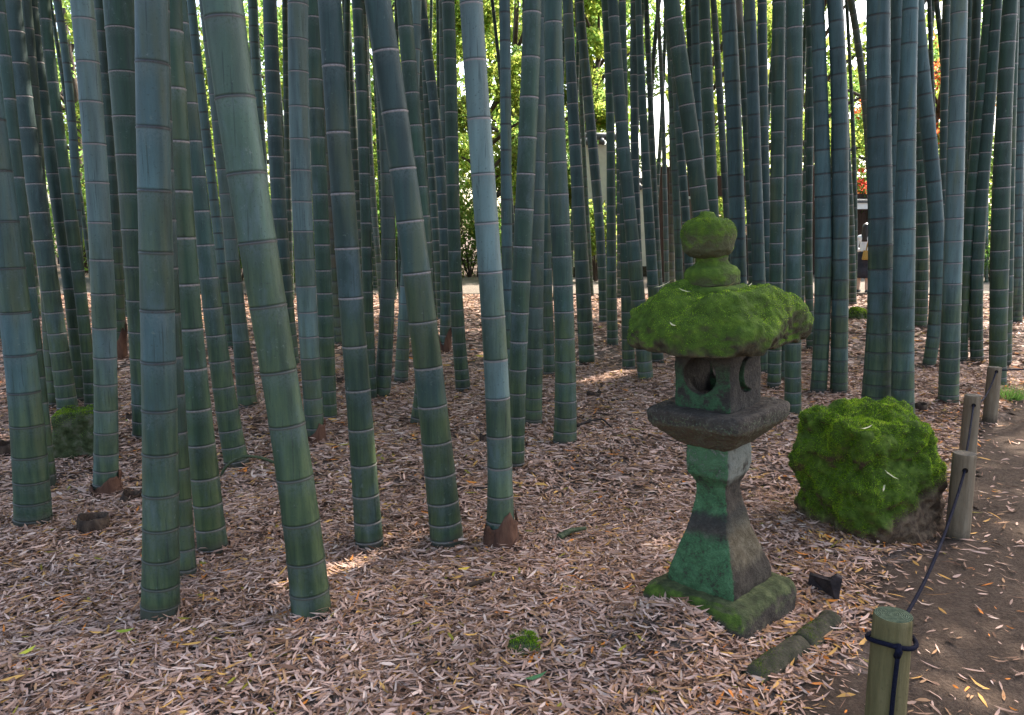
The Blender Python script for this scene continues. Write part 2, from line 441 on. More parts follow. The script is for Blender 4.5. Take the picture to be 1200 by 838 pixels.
M['shirt'] = mat_noise("white_cotton", [(0.3, (0.66, 0.67, 0.70)), (0.7, (0.78, 0.79, 0.80))], 7, 0.85, 0.1, (14, 0.01))
M['skirt'] = mat_noise("charcoal_cloth", [(0.3, (0.022, 0.022, 0.028)), (0.7, (0.045, 0.045, 0.055))], 9, 0.85, 0.1, (14, 0.01))
M['coat'] = mat_noise("brown_coat", [(0.3, (0.030, 0.020, 0.018)), (0.7, (0.060, 0.042, 0.036))], 9, 0.85, 0.1, (14, 0.01))
M['bag'] = mat_noise("mustard_leather", [(0.3, (0.26, 0.15, 0.025)), (0.7, (0.38, 0.23, 0.045))], 14, 0.55, 0.3, (40, 0.003))
M['shoe'] = mat_noise("black_shoe", [(0.3, (0.015, 0.015, 0.016)), (0.7, (0.03, 0.03, 0.032))], 14, 0.5, 0.4, None)

# ------------------------------------------------------------------ the ground
LX, LY = 0.862, 3.14            # the lantern stands here

def hgt(x, y):
    x = np.asarray(x, float); y = np.asarray(y, float)
    h = 0.016 * np.sin(1.9 * x + 0.7 * y + 0.5) + 0.014 * np.sin(2.7 * y - 1.3 * x) + 0.010 * np.sin(4.3 * x + 3.1 * y + 2)
    h = h + 0.008 * np.sin(7.7 * x - 6.1 * y)
    fade = np.clip((16 - np.abs(y)) / 8, 0.2, 1)
    h = h * fade
    near = np.exp(-(((x - LX) ** 2 + (y - LY) ** 2) / 0.35))
    h = h * (1 - 0.9 * near)
    h = h + 0.105 * np.exp(-(((x - 0.63) / 0.20) ** 2 + ((y - 2.93) / 0.17) ** 2))   # litter heaped against the lantern's foot
    return h

# edge between litter and trodden path, read off the photo and laid on the ground
EDGE_PX = [(760, 1000), (850, 880), (905, 832), (975, 778), (1015, 730), (1020, 690), (1010, 655), (1075, 640), (1108, 590),
           (1118, 545), (1135, 510), (1168, 482), (1190, 462), (1215, 445), (1250, 425), (1310, 400)]
EDGE = np.array([ground(*p)[:2] for p in EDGE_PX])

def path_side(x, y):
    """Signed distance to the path edge, positive on the path."""
    P = np.stack([np.asarray(x, float).ravel(), np.asarray(y, float).ravel()], 1)
    best = np.full(len(P), 1e9); sgn = np.ones(len(P))
    for a, b in zip(EDGE[:-1], EDGE[1:]):
        ab = b - a; L2 = ab @ ab
        t = np.clip(((P - a) @ ab) / L2, 0, 1)
        d = np.linalg.norm(P - a - t[:, None] * ab, axis=1)
        s = ab[0] * (P[:, 1] - a[1]) - ab[1] * (P[:, 0] - a[0])
        u = d < best
        best[u] = d[u]; sgn[u] = np.where(s[u] < 0, 1, -1)
    return best * sgn

def grid_sheet(name, xs, ys, mat, zf, keep=None):
    X, Y = np.meshgrid(xs, ys)
    V = np.stack([X.ravel(), Y.ravel(), zf(X.ravel(), Y.ravel())], 1)
    nx, ny = len(xs), len(ys)
    i = np.arange(ny - 1)[:, None] * nx + np.arange(nx - 1)[None]
    Q = np.stack([i, i + 1, i + nx + 1, i + nx], -1).reshape(-1, 4)
    if keep is not None:
        k = keep(V[:, 0], V[:, 1]); Q = Q[k[Q].all(1)]
    o = obj(name, mesh_np(name, V, Q), mat)
    return tag(o, kind="structure")

xs = np.unique(np.concatenate([np.linspace(-250, -12, 12), np.arange(-12, 12.01, 0.12), np.linspace(12, 250, 12)]))
ys = np.unique(np.concatenate([np.linspace(-60, -2, 8), np.arange(-2, 18, 0.12), np.linspace(18, 400, 20)]))
grid_sheet("ground", xs, ys, M['ground'], hgt)
def path_z(x, y):
    return hgt(x, y) + 0.010 + 0.006 * np.sin(11 * x + 5 * y) * np.sin(9 * y - 4 * x)
grid_sheet("path", np.arange(-0.5, 10.01, 0.05), np.arange(-1.0, 11.0, 0.05), M['dirt'], path_z,
           keep=lambda x, y: path_side(x, y) + 0.08 * np.sin(7 * x + 3 * y) + 0.05 * np.sin(17 * x - 9 * y) > 0.0)
grid_sheet("walkway", np.linspace(-40, 40, 30), np.linspace(19.6, 26.5, 12), M['gravel'], lambda x, y: np.full_like(x, 0.03))

# ------------------------------------------------------------------ fallen leaves
PAL = np.array([srgb(176, 150, 138), srgb(156, 130, 116), srgb(134, 106, 88), srgb(104, 78, 62), srgb(152, 120, 90),
                srgb(184, 144, 80), srgb(196, 122, 52), srgb(132, 126, 44), srgb(190, 170, 158)])
PAL *= np.array([1.10, 0.97, 0.85])
PALP = np.array([.27, .23, .17, .10, .10, .030, .007, .008, .085])

def leaf_arrays(x, y, z, yaw, L, W, pitch, roll, curl, col):
    n = len(x)
    prof = np.array([[0, 0], [0.30, 1], [0.30, -1], [0.68, 0.85], [0.68, -0.85], [1, 0]])
    lx = (prof[None, :, 0] - 0.5) * L[:, None]
    ly = prof[None, :, 1] * W[:, None] * 0.5
    lz = curl[:, None] * (prof[None, :, 0] - 0.5) ** 2 * 4 * L[:, None] + roll[:, None] * ly + pitch[:, None] * lx
    c, s = np.cos(yaw)[:, None], np.sin(yaw)[:, None]
    V = np.stack([x[:, None] + c * lx - s * ly, y[:, None] + s * lx + c * ly, z[:, None] + lz], -1).reshape(-1, 3)
    b = np.arange(n) * 6
    T = np.concatenate([np.stack([b, b + 2, b + 1], 1), np.stack([b + 5, b + 3, b + 4], 1)])
    Q = np.stack([b + 1, b + 2, b + 4, b + 3], 1)
    return V, Q, T, np.repeat(col, 6, axis=0)

def scatter(n, ya, yb, L, W, lift, margin=1.0):
    y = np.sqrt(rng.uniform(ya ** 2, yb ** 2, n)); hw = (y * 0.68 + 0.4 + margin)
    x = rng.uniform(-1, 1, n) * hw
    side = path_side(x, y) + rng.normal(0, 0.07, n)
    keep = (rng.random(n) < np.where(side > 0, np.clip(0.16 * np.exp(-side / 0.075), 0.040, 1), 1.0))
    keep &= ~((np.abs(x - LX) + np.abs(y - LY)) < 0.27)
    x, y = x[keep], y[keep]; n = len(x)
    onp = path_side(x, y) > 0
    Ls = L * rng.uniform(0.6, 1.35, n); Ws = W * rng.uniform(0.65, 1.4, n)
    z = hgt(x, y) + 0.004 + np.where(onp, 0.014, rng.random(n) ** 1.5 * lift)
    clump = np.array([mnoise.noise(Vector((a * 2.2, b * 2.2, 3.0))) for a, b in zip(x, y)])
    yaw = rng.uniform(0, 2 * np.pi, n) * 0.55 + clump * 4.0 + rng.integers(0, 2, n) * np.pi
    ci = rng.choice(len(PAL), n, p=PALP)
    warm = (side[keep] > -0.30) & (rng.random(n) < 0.22)
    ci = np.where(warm, rng.choice([4, 5, 4, 5, 6, 2, 0], n), ci)
    col = PAL[ci] * rng.uniform(0.72, 1.18, n)[:, None] * (1 + 0.25 * clump)[:, None]
    stalk = rng.random(n) < 0.045
    Ls = np.where(stalk, Ls * rng.uniform(1.3, 2.6, n), Ls); Ws = np.where(stalk, Ws * .35, Ws)
    bit = rng.random(n) < np.where(onp, 0.55, 0.25)
    Ls = np.where(bit & ~stalk, Ls * .42, Ls); Ws = np.where(bit & onp, Ws * .7, Ws)
    col = np.where(stalk[:, None], col * np.array([.62, .52, .45]), col)
    return leaf_arrays(x, y, z, yaw, Ls, Ws, np.where(stalk, 0.04, rng.normal(0, 0.10, n)), rng.normal(0, 0.36, n), rng.normal(0, 0.07, n), col)

LS = [scatter(112000, 1.9, 4.6, 0.070, 0.0085, 0.022, 0.6), scatter(135000, 4.6, 9.0, 0.088, 0.012, 0.022, 0.8), scatter(75000, 9.0, 20.0, 0.13, 0.024, 0.024, 0.5)]
FEET = []

# ------------------------------------------------------------------ bamboo
TONE = {  # upper skin colour and lightness of the node ring
    'slate': (0.024, 0.044, 0.045, 0.95), 'teal': (0.021, 0.042, 0.036, 0.80), 'blue': (0.042, 0.070, 0.080, 0.12),
    'pale': (0.086, 0.116, 0.126, 0.75), 'green': (0.018, 0.038, 0.025, 0.85), 'olive': (0.038, 0.058, 0.044, 0.20),
    'ash': (0.046, 0.060, 0.056, 0.55), 'brown': (0.064, 0.044, 0.028, 0.20), 'dark': (0.014, 0.027, 0.021, 0.40)}

GAPS = []                                   # sunflecks on the floor: where the canopy lets the sun through
for p0, p1, n_, r_ in (((365, 690), (462, 640), 5, .11), ((755, 640), (800, 608), 3, .08), ((690, 452), (716, 442), 3, .14), ((560, 420), (580, 415), 2, .15)):
    for t_ in np.linspace(0, 1, n_):
        GAPS.append((ground(p0[0] + (p1[0] - p0[0]) * t_, p0[1] + (p1[1] - p0[1]) * t_), r_))

def crown_mesh(base, sc, n=290):
    r = rng
    hz = r.uniform(0, 4.5, n)
    ang = r.uniform(0, 2 * np.pi, n); rad = r.uniform(0.1, 1.0, n) ** 0.7 * (1.5 - 0.16 * hz)
    P = np.stack([rad * np.cos(ang), rad * np.sin(ang), hz - rad * 0.15], 1) * sc
    keep = np.ones(n, bool); d = np.array(sdir)
    for g, gr in GAPS:
        w = P + base - g; dist = np.linalg.norm(w - (w @ d)[:, None] * d, axis=1)
        keep &= dist > gr + 0.12
    P = P[keep]; n = len(P)
    L = r.uniform(0.22, 0.42, n) * sc; W = r.uniform(0.06, 0.12, n) * sc
    col = np.array([0.050, 0.085, 0.022]) * r.uniform(0.6, 1.4, n)[:, None]
    V, Q, T, c = leaf_arrays(P[:, 0], P[:, 1], P[:, 2], r.uniform(0, 6.28, n), L, W, r.normal(-0.3, 0.5, n), r.normal(0, 0.6, n), r.normal(0, 0.1, n), col)
    return mesh_np("bamboo_leaf_crown", V, Q, T, {"col": c}, smooth=False)

def culm(points, tone, label, group="bamboo culms of the grove", smax=None, sheath=None, crown=True, detail=None):
    """points: (x, y, width) in pixels of the photo from top to foot; the stem stands in the vertical plane through its foot."""
    pts = sorted(points, key=lambda p: -p[1])
    bx, by, bw = pts[0]
    foot = ground(bx, by)
    Y = foot[1]
    P = np.array([at_depth(x, y, Y) for x, y, w in pts])
    R = np.array([w * fdepth(p) / F_PX / 2 for (x, y, w), p in zip(pts, P)])
    z, X = P[:, 2], P[:, 0]
    deg = 1 if len(z) < 3 else (2 if len(z) < 5 else 3)
    cf = np.polyfit(z, X, deg, w=np.r_[4.0, np.ones(len(z) - 1)])
    zl = z[-1]
    def xz(q):
        q = np.asarray(q, float); base = np.polyval(cf, np.minimum(q, zl))
        sl = np.polyval(np.polyder(cf), zl)
        e = np.maximum(q - zl, 0)
        return base + np.clip(sl, -0.12, 0.12) * e * 0.9
    ztop = max(10.5, zl + 3.5) + rng.uniform(-0.5, 1.0)
    def rz(q):
        q = np.asarray(q, float)
        r = np.interp(q, z, R)
        return r * np.clip(1 - np.maximum(q - zl, 0) / (ztop - zl) * 0.75, 0.15, 1) * (1 + 0.05 * np.exp(-np.maximum(q, 0) / 0.07))
    smax = smax or rng.uniform(0.27, 0.34)
    s0 = rng.uniform(0.045, 0.07); k = 0; zn = rng.uniform(0.02, 0.05); nodes = []
    while zn < ztop:
        nodes.append(zn); k += 1
        zn += (s0 + (smax - s0) * (1 - math.exp(-k / 6.8))) * rng.uniform(0.94, 1.06)
    nn = detail or (26 if bw > 24 else 18 if bw > 14 else 12)
    far = Y / 6.0
    rw = 0.0030 * max(1.0, far) ** 0.75          # scar ridge half width
    rows = [(-0.12, 1.0, 0, 0, 0)]
    for a in nodes:
        if a < zl + 0.5:
            rows += [(a - 0.075, 1.0, 0, 0, 0), (a - rw * 3, 1.004, 0, 1, 0), (a - rw, 1.03, 1, 1, 0), (a + rw * 0.3, 1.045, 1, 0.3, 0),
                     (a + rw * 0.9, 0.995, 0.7, 0, 1), (a + rw * 2.0, 0.992, 0, 0, 0.9), (a + rw * 3.0, 1.018, 0, 0, 0.1), (a + rw * 4.5, 1.012, 0, 0, 0), (a + 0.045, 1.0, 0, 0, 0)]
        else:
            rows += [(a, 1.03, 1, 0, 0)]
    rows.append((ztop, 1.0, 0, 0, 0))
    rows.sort(key=lambda r: r[0])
    q = np.array([r[0] for r in rows]); f = np.array([r[1] for r in rows])
    cx = xz(q); rad = rz(q) * f
    a = np.linspace(0, 2 * np.pi, nn, endpoint=False) + rng.uniform(0, 1)
    slope = np.gradient(cx, q + np.arange(len(q)) * 1e-7)
    slope = np.clip(slope, -0.5, 0.5)
    Vx = cx[:, None] + rad[:, None] * np.cos(a) * np.sqrt(1 / (1 + slope ** 2))[:, None]
    Vz = q[:, None] - slope[:, None] * rad[:, None] * np.cos(a)
    Vy = np.broadcast_to(rad[:, None] * np.sin(a), Vx.shape)
    V = np.stack([Vx - foot[0], Vy, Vz], -1).reshape(-1, 3)
    m = len(q)
    i0 = np.arange(m - 1)[:, None] * nn; j = np.arange(nn)[None]; j2 = (j + 1) % nn
    Q = np.stack([i0 + j, i0 + j2, i0 + nn + j2, i0 + nn + j], -1).reshape(-1, 4)
    rep = lambda t: np.repeat(np.array(t, float), nn)
    segv = rng.random(len(nodes) + 2); segq = segv[np.searchsorted(np.array(nodes) + 1e-5, q)]
    me = mesh_np("bamboo_stem", V, Q, None, {"h": rep(q), "ring": rep([r[2] for r in rows]), "bloom": rep([r[3] for r in rows]), "seg": rep(segq), "groove": rep([r[4] for r in rows])})
    root = thing("bamboo_culm", label, "bamboo", (foot[0], Y, 0), group)
    FEET.append((foot[0], Y, R[0]))
    st = obj("stem", me, M['stem'], root)
    t = np.array(TONE[tone]); t[:3] *= rng.uniform(0.85, 1.15) * np.array([0.98, 1.06, 0.89])
    st.color = t
    if crown:
        zc = max(6.3, 1.55 + 0.31 * Y + 0.9)
        sc = rng.uniform(0.9, 1.25) * (1.7 if foot[0] > 4.0 else 1.0)  # right-hand crowns enlarged, out of view, to shade the path
        lc = np.array([float(xz(zc + 1)) - foot[0], 0, zc])
        obj("leaf_crown", crown_mesh(lc + [foot[0], Y, 0], sc), M['leaf'], root, loc=tuple(lc))
    if sheath:
        hgt_s, flare, lop = sheath
        n = 30; aa = np.linspace(0, 2 * np.pi, n, endpoint=False)
        top = hgt_s * (0.62 + 0.38 * np.cos(aa - lop)) + hgt_s * 0.34 * np.abs(((aa * 3.5 / np.pi) % 2) - 1) ** 1.6 + rng.normal(0, hgt_s * 0.06, n)
        rws = []
        for tt in np.linspace(0, 1, 8):
            zz = -0.05 + (top + 0.05) * tt
            rr = rz(np.maximum(zz, 0)) * (1.0 + flare * (1 - tt) ** 1.5 + 0.06) + 0.004 + 0.004 * np.sin(aa * 7 + tt * 3) + np.where(tt > .8, .012 * (tt - .8) * 5 * (np.sin(aa * 3.5) > .3), 0)
            rws.append(np.stack([xz(np.maximum(zz, 0)) - foot[0] + rr * np.cos(aa), rr * np.sin(aa), zz], -1))
        SV = np.concatenate(rws)
        i0 = np.arange(7)[:, None] * n; j = np.arange(n)[None]; j2 = (j + 1) % n
        SQ = np.stack([i0 + j, i0 + j2, i0 + n + j2, i0 + n + j], -1).reshape(-1, 4)
        so = obj("sheath", mesh_np("culm_sheath", SV, SQ), M['sheath'], root)
        so.modifiers.new("thick", 'SOLIDIFY').thickness = 0.004
    return root

EXEC_CULMS = True
CULMS = [
 # --- left edge
 ([(-25,0,29),(-10,142,30),(4,253,32),(15,353,33),(27,440,34),(35,540,37),(39,612,39)], 'blue', "stout blue-grey culm turning olive, cut by the left edge of the photo", .30),
 ([(-2,0,13),(8,85,14),(19,190,13),(34,324,12),(46,437,12),(53,500,12),(59,564,13)], 'teal', "slim green culm behind the stout left-edge one, its foot beside the mossy square stone", .26),
 ([(14,0,19),(24,85,20),(36,179,20),(52,301,20),(65,371,20),(72,425,21),(80,482,22)], 'slate', "dark teal culm going down behind the mossy square stone", .27),
 ([(30,0,12),(39,101,12),(46,200,12),(54,330,13),(62,476,14)], 'ash', "greyish culm squeezed between two greener culms left of the mossy square stone", .25),
 ([(37,0,13),(47,106,14),(60,187,15),(71,259,15),(79,292,15),(86,400,15),(94,470,16)], 'teal', "leaning teal culm whose foot is just behind the right end of the mossy square stone", .25),
 ([(52,0,12),(64,114,12),(76,205,13),(85,265,15),(97,370,13),(107,476,14)], 'green', "dark green leaning culm that passes behind the pale culm over the mossy square stone", .26),
 ([(66,0,9),(73,30,9),(83,131,9),(87,179,10),(93,300,9),(98,405,10)], 'blue', "narrow light blue culm left of the pale culm, standing well back", .26),
 ([(96,0,25),(110,168,25),(114,223,25),(118,273,25),(122,363,26),(123,440,25),(124,574,27)], 'pale', "pale powdery culm with torn brown sheath at its foot, right of the mossy square stone", .25, (0.09, .35, 0.4)),
 ([(113,0,7),(124,200,7),(128,300,8),(134,402,9)], 'ash', "thin bright-edged culm showing along the right side of the pale left-hand culm", .25),
 ([(117,0,13),(127,150,13),(134,250,14),(141,420,14)], 'dark', "dark culm in a tall brown sheath behind and right of the pale left-hand culm", .25, (0.32, .05, 0)),
 ([(139,0,34),(148,117,34),(155,193,33),(162,330,30),(168,420,28),(171,515,28)], 'green', "thick dark green culm with pink rings half hidden by the stout blue front culm", .33),
 ([(177,0,36),(180,118,37),(181,271,37),(186,405,38),(188,522,39),(188,612,40),(188,719,42)], 'blue', "stout upright front culm, blue above and green below, left of the thickest leaning culm", .275),
 ([(201,0,21),(206,78,22),(209,151,24),(215,284,26),(223,394,27),(233,481,30),(240,550,32),(250,645,33)], 'green', "dark green culm standing just right of the stout upright front culm", .27),
 ([(190,0,16),(197,250,18),(206,480,18),(215,565,20),(218,673,23)], 'ash', "short-jointed culm whose foot shows right behind the stout upright front culm", .24),
 ([(211,0,12),(222,97,15),(231,200,17),(242,295,20),(250,375,22),(260,442,24),(270,496,26),(278,546,27)], 'teal', "teal culm whose foot is under the arching green twig", .25),
 ([(224,0,10),(233,86,11),(242,163,11),(251,232,11),(258,300,11),(270,410,12)], 'blue', "thin bluish culm between the teal culm at the arching twig and the thickest leaning culm", .24),
 ([(240,0,12),(250,117,13),(262,190,14),(271,276,15),(279,373,17),(284,425,20),(291,480,22)], 'ash', "grey-violet short-jointed culm left of the thickest leaning culm", .22),
 ([(259,0,46),(270,61,46),(284,160,45),(294,242,44),(307,320,43),(329,458,41),(349,568,42),(366,727,45)], 'olive', "thickest culm of all, leaning left with an olive streak, nearest the camera", .33),
 ([(316,0,16),(320,93,17),(322,174,17),(328,251,17),(334,340,17),(343,432,17)], 'slate', "slate culm behind the right side of the thickest leaning culm", .25),
 ([(349,0,23),(351,117,23),(354,264,23),(359,348,23),(364,411,22),(367,481,22),(370,518,20)], 'pale', "pale lilac culm with a pointed brown sheath wrapped round its foot", .24, (0.13, .02, 0.2)),
 ([(366,0,16),(370,84,17),(374,230,18),(381,352,18),(384,430,18),(386,493,18)], 'green', "dark green culm standing close behind the pale lilac culm", .24),
 ([(383,150,9),(389,270,10),(397,405,10)], 'brown', "narrow brownish culm peeping out left of the dark front culm with long joints", .25),
 ([(386,0,27),(394,118,27),(404,255,28),(413,378,28),(421,476,29),(427,552,30),(433,640,32)], 'slate', "dark front culm with faint yellow streaks, first right of the thickest leaning culm", .33),
 ([(405,0,9),(411,108,10),(419,222,10),(428,350,10)], 'dark', "narrow dark culm hugging the right side of the dark streaked front culm", .25),
 ([(418,0,12),(423,82,13),(426,175,13),(429,286,12),(433,390,12),(436,470,12)], 'green', "slim green culm two places right of the dark streaked front culm", .25),
 ([(426,0,7),(435,200,7),(443,300,7),(449,362,8)], 'ash', "thin culm with a bright right edge left of the leaning pink-ringed culm", .22),
 ([(438,0,15),(448,120,16),(454,200,16),(456,254,16),(454,351,17),(450,410,18),(447,467,20)], 'ash', "grey culm bowed to the right, left of the leaning pink-ringed culm", .22),
 ([(442,0,31),(449,39,31),(460,116,31),(471,190,31),(481,259,32),(495,379,33),(507,478,34),(516,550,36),(524,636,38)], 'slate', "slate culm with pink rings leaning left, second big one right of the thickest", .30),
 ([(473,0,18),(480,81,18),(488,168,17),(493,230,17),(498,300,17),(490,495,18)], 'green', "green culm that crosses behind the leaning pink-ringed culm", .26),
 ([(488,0,12),(480,250,14),(475,340,14),(470,445,16)], 'pale', "light green culm whose foot shows just left of the leaning pink-ringed culm", .24),
 ([(486,0,9),(494,119,10),(499,203,10),(505,300,10),(511,372,10)], 'ash', "narrow grey culm right of the leaning pink-ringed culm", .24),
 ([(493,0,11),(503,81,12),(511,148,12),(517,203,12),(519,260,12),(521,412,13)], 'slate', "slim culm ending in a short brown sheath behind the pink-ringed culm", .25, (0.30, .05, 0.5)),
 ([(498,60,9),(504,174,9),(509,252,9),(514,320,9),(517,375,9)], 'teal', "thin short-jointed culm left of the slim brown-sheathed culm", .24),
 ([(518,0,8),(521,200,8),(527,395,9)], 'ash', "pale thin culm touching the left side of the dark culm by the bright gap", .24),
 ([(525,0,15),(528,103,15),(531,221,15),(535,357,15),(539,410,16),(543,457,17)], 'green', "dark green culm left of the bright gap, before the pale blue sheathed culm", .25),
 ([(552,0,27),(558,88,27),(567,224,28),(572,286,28),(580,397,28),(584,500,29),(586,560,29),(586,640,34)], 'pale', "pale blue culm with a rust-brown sheath round its foot, right of the bright gap", .28, (0.15, .22, -0.9)),
 ([(591,0,13),(593,113,13),(593,258,13),(597,400,13),(599,470,14)], 'blue', "blue culm half hidden behind the pale blue sheathed culm", .25),
 # --- centre
 ([(624,0,21),(621,95,22),(615,223,22),(611,326,22),(609,381,21),(606,450,20),(605,548,19)], 'green', "dark green culm bowed right, with close pale rings, right of the pale blue sheathed one", .27),
 ([(636,0,12),(632,130,14),(630,261,17),(628,337,18),(626,400,20),(625,495,20)], 'ash', "grey-green culm rising behind the bowed close-ringed culm", .23),
 ([(637,0,12),(638,210,13),(641,335,13),(644,441,14)], 'teal', "slim culm between the bowed close-ringed culm and the straight teal culm", .23),
 ([(648,0,21),(652,150,22),(656,269,23),(661,368,23),(663,430,24),(662,520,27)], 'teal', "straight teal culm with a slightly swollen foot, alone in the open centre of the floor", .26),
 ([(665,0,12),(668,60,12),(673,160,14),(678,238,15),(682,313,17),(685,372,18),(688,427,18)], 'slate', "slate culm right of the straight teal culm, its foot farther back", .25),
 ([(679,0,10),(683,50,11),(689,110,12),(697,200,12),(703,270,11),(707,378,10)], 'slate', "bare-looking slate culm leaning left before the cream wall", .30),
 ([(678,60,5),(683,150,5),(688,250,5),(693,347,6)], 'olive', "very thin yellow-green culm left of the cream wall", .24),
 ([(709,0,9),(714,98,10),(716,184,10),(716,260,11),(717,348,12),(718,406,13)], 'green', "slim short-jointed culm right of the cream wall", .26),
 ([(718,0,12),(724,88,14),(732,190,15),(739,254,15),(744,313,16),(751,380,17),(757,448,18)], 'teal', "culm leaning left whose foot shows below the left end of the lantern roof", .27),
 ([(729,0,9),(732,200,12),(734,340,14),(737,433,15)], 'green', "green culm left of the one that ends below the left end of the lantern roof", .25),
 ([(744,0,10),(743,124,10),(746,250,10),(752,390,10)], 'slate', "narrow slate culm behind the left shoulder of the lantern", .26),
 ([(748,0,8),(751,75,9),(755,167,10),(760,240,12),(764,319,13),(771,425,14)], 'teal', "culm with close white rings rising behind the left slope of the lantern roof", .22),
 ([(757,0,6),(764,150,7),(770,300,8),(774,365,8)], 'dark', "thin dark culm left of the bright sky gap above the lantern", .26),
 ([(773,0,5),(767,45,5),(763,120,5),(766,352,6)], 'dark', "hair-thin dark culm leaning right in the bright sky gap above the lantern", .30),
 ([(770,0,4),(774,60,5),(777,150,5),(780,250,6),(782,362,6)], 'ash', "hair-thin grey culm standing in the middle of the bright sky gap above the lantern", .30),
 ([(785,0,6),(787,120,6),(787,250,6),(787,352,7)], 'brown', "thin brown dead culm before the plank gate left of the lantern's top", .26),
 ([(783,0,8),(788,120,9),(792,225,9),(795,290,9),(799,392,10)], 'olive', "slim culm just left of the lantern's round finial", .24),
 ([(785,0,19),(791,19,19),(797,67,19),(803,117,19),(811,165,19),(817,215,20),(822,253,20),(838,452,22)], 'green', "leaning dark green culm that disappears behind the lantern's round finial", .28),
 ([(788,30,9),(797,173,10),(803,231,10),(806,300,10),(810,400,11)], 'teal', "narrow culm with white rings between the leaning culm and the finial's left side", .23),
 ([(806,0,7),(814,150,8),(824,300,9),(830,392,9)], 'dark', "dark thin culm right of the leaning culm above the finial", .25),
 ([(815,0,11),(817,86,11),(820,200,11),(826,300,12),(832,398,12)], 'blue', "blue-grey culm directly above the lantern's finial", .26),
 ([(825,0,13),(828,73,14),(830,135,14),(833,215,14),(838,300,14),(843,425,15)], 'green', "green culm rising above the right half of the finial", .27),
 ([(836,0,7),(842,90,8),(849,200,8),(856,330,8),(860,392,9)], 'ash', "thin greyish culm left of the bluest culm beside the finial", .26),
 ([(853,0,17),(858,95,18),(861,171,18),(864,271,18),(867,350,18),(869,434,19)], 'blue', "bluest straight culm immediately right of the lantern's finial", .27),
 ([(869,60,8),(875,165,8),(879,260,8),(883,388,9)], 'teal', "narrow culm tucked behind the bluest culm's right side", .25),
 ([(878,0,13),(881,58,14),(884,164,14),(887,257,15),(890,340,15),(894,438,16)], 'blue', "second blue culm right of the finial, above the roof's right slope", .25),
 ([(893,0,11),(894,80,11),(896,200,11),(899,300,11),(904,420,12)], 'slate', "slim culm behind the second blue culm, over the roof's right slope", .24),
 # --- right
 ([(913,0,15),(911,130,15),(911,200,15),(910,292,15),(908,380,15),(907,452,15)], 'green', "green culm whose foot shows between the roof's right end and the stone platform", .25),
 ([(921,0,6),(919,150,6),(918,300,6),(917,446,7)], 'blue', "very thin blue culm between two green culms behind the roof's right end", .20),
 ([(931,0,18),(932,96,18),(930,226,18),(930,300,18),(930,400,18),(929,488,19)], 'teal', "teal culm standing just right of the lantern's platform", .25),
 ([(947,0,8),(949,120,8),(949,240,8),(947,330,9),(951,409,11)], 'green', "thin green culm left of the matching straight pair", .27),
 ([(958,0,15),(961,94,16),(964,210,18),(965,310,19),(962,400,18),(959,459,18)], 'blue', "left one of the matching straight pair of blue-green culms", .235),
 ([(978,0,17),(983,106,18),(985,218,19),(984,338,19),(984,400,19),(983,460,19)], 'blue', "right one of the matching straight pair of blue-green culms", .235),
 ([(992,0,4),(997,100,4),(1001,180,5),(1002,270,5),(1001,352,5)], 'dark', "hair-thin dark culm in the bright gap above the woman in white", .30),
 ([(997,0,8),(1008,70,8),(1016,150,8),(1022,250,9),(1026,360,9)], 'ash', "thin grey culm slanting across the bright gap left of the big blue culm", .28),
 ([(993,180,7),(997,260,8),(999,357,9)], 'teal', "narrow culm at the left side of the woman in white", .25),
 ([(1029,0,26),(1030,85,26),(1031,187,26),(1031,284,27),(1032,373,28),(1029,430,31),(1026,482,33)], 'blue', "big blue culm going down behind the mossy boulder", .255),
 ([(1051,0,14),(1049,116,13),(1046,200,13),(1044,300,13),(1042,420,14)], 'blue', "narrow blue culm wedged between the two culms behind the boulder", .26),
 ([(1067,0,17),(1065,66,18),(1063,157,20),(1060,241,23),(1060,315,24),(1058,400,24),(1058,490,25)], 'blue', "dark blue-green culm behind the boulder's right shoulder", .27),
 ([(1074,0,16),(1083,99,17),(1089,173,17),(1096,240,17),(1099,300,17),(1097,360,16),(1088,430,14)], 'blue', "bowed culm with brown rings right of the culms behind the boulder", .26),
 ([(1070,0,12),(1077,150,13),(1081,265,14),(1080,320,14),(1078,384,15)], 'green', "green culm half hidden left of the bowed brown-ringed culm", .22),
 ([(1089,0,5),(1092,100,5),(1096,200,5),(1100,352,6)], 'dark', "hair-thin culm before the orange maple, left one", .30),
 ([(1097,0,6),(1104,60,6),(1110,150,7),(1116,260,7),(1122,362,8)], 'dark', "thin dark culm slanting right of the orange maple", .30),
 ([(1109,0,9),(1107,130,9),(1105,220,9),(1104,378,10)], 'slate', "narrow slate culm left of the whitish short-jointed culm", .28),
 ([(1124,0,18),(1122,115,18),(1119,200,19),(1118,275,20),(1116,344,20),(1113,400,21),(1111,475,22)], 'pale', "whitish short-jointed culm with brown sheath scraps at its foot, left of the post row", .235, (0.05, .5, 3.0)),
 ([(1136,0,8),(1134,150,8),(1132,390,9)], 'dark', "dark thin culm right behind the whitish short-jointed culm", .28),
 ([(1145,0,10),(1140,150,10),(1136,300,10),(1134,400,11)], 'dark', "second dark thin culm right of the whitish short-jointed culm", .28),
 ([(1159,0,12),(1153,89,13),(1146,165,14),(1138,234,13),(1132,323,12),(1128,421,11)], 'green', "dark green culm leaning right with pale rings, right of the whitish culm", .22),
 ([(1168,0,12),(1157,150,14),(1148,258,14),(1145,335,14),(1145,422,14)], 'teal', "teal culm leaning right, next beyond the dark ringed one, foot well behind the posts", .24),
 ([(1157,150,4),(1156,250,4),(1156,332,4)], 'pale', "hair-thin whitish culm left of the green culm above the farthest post", .28),
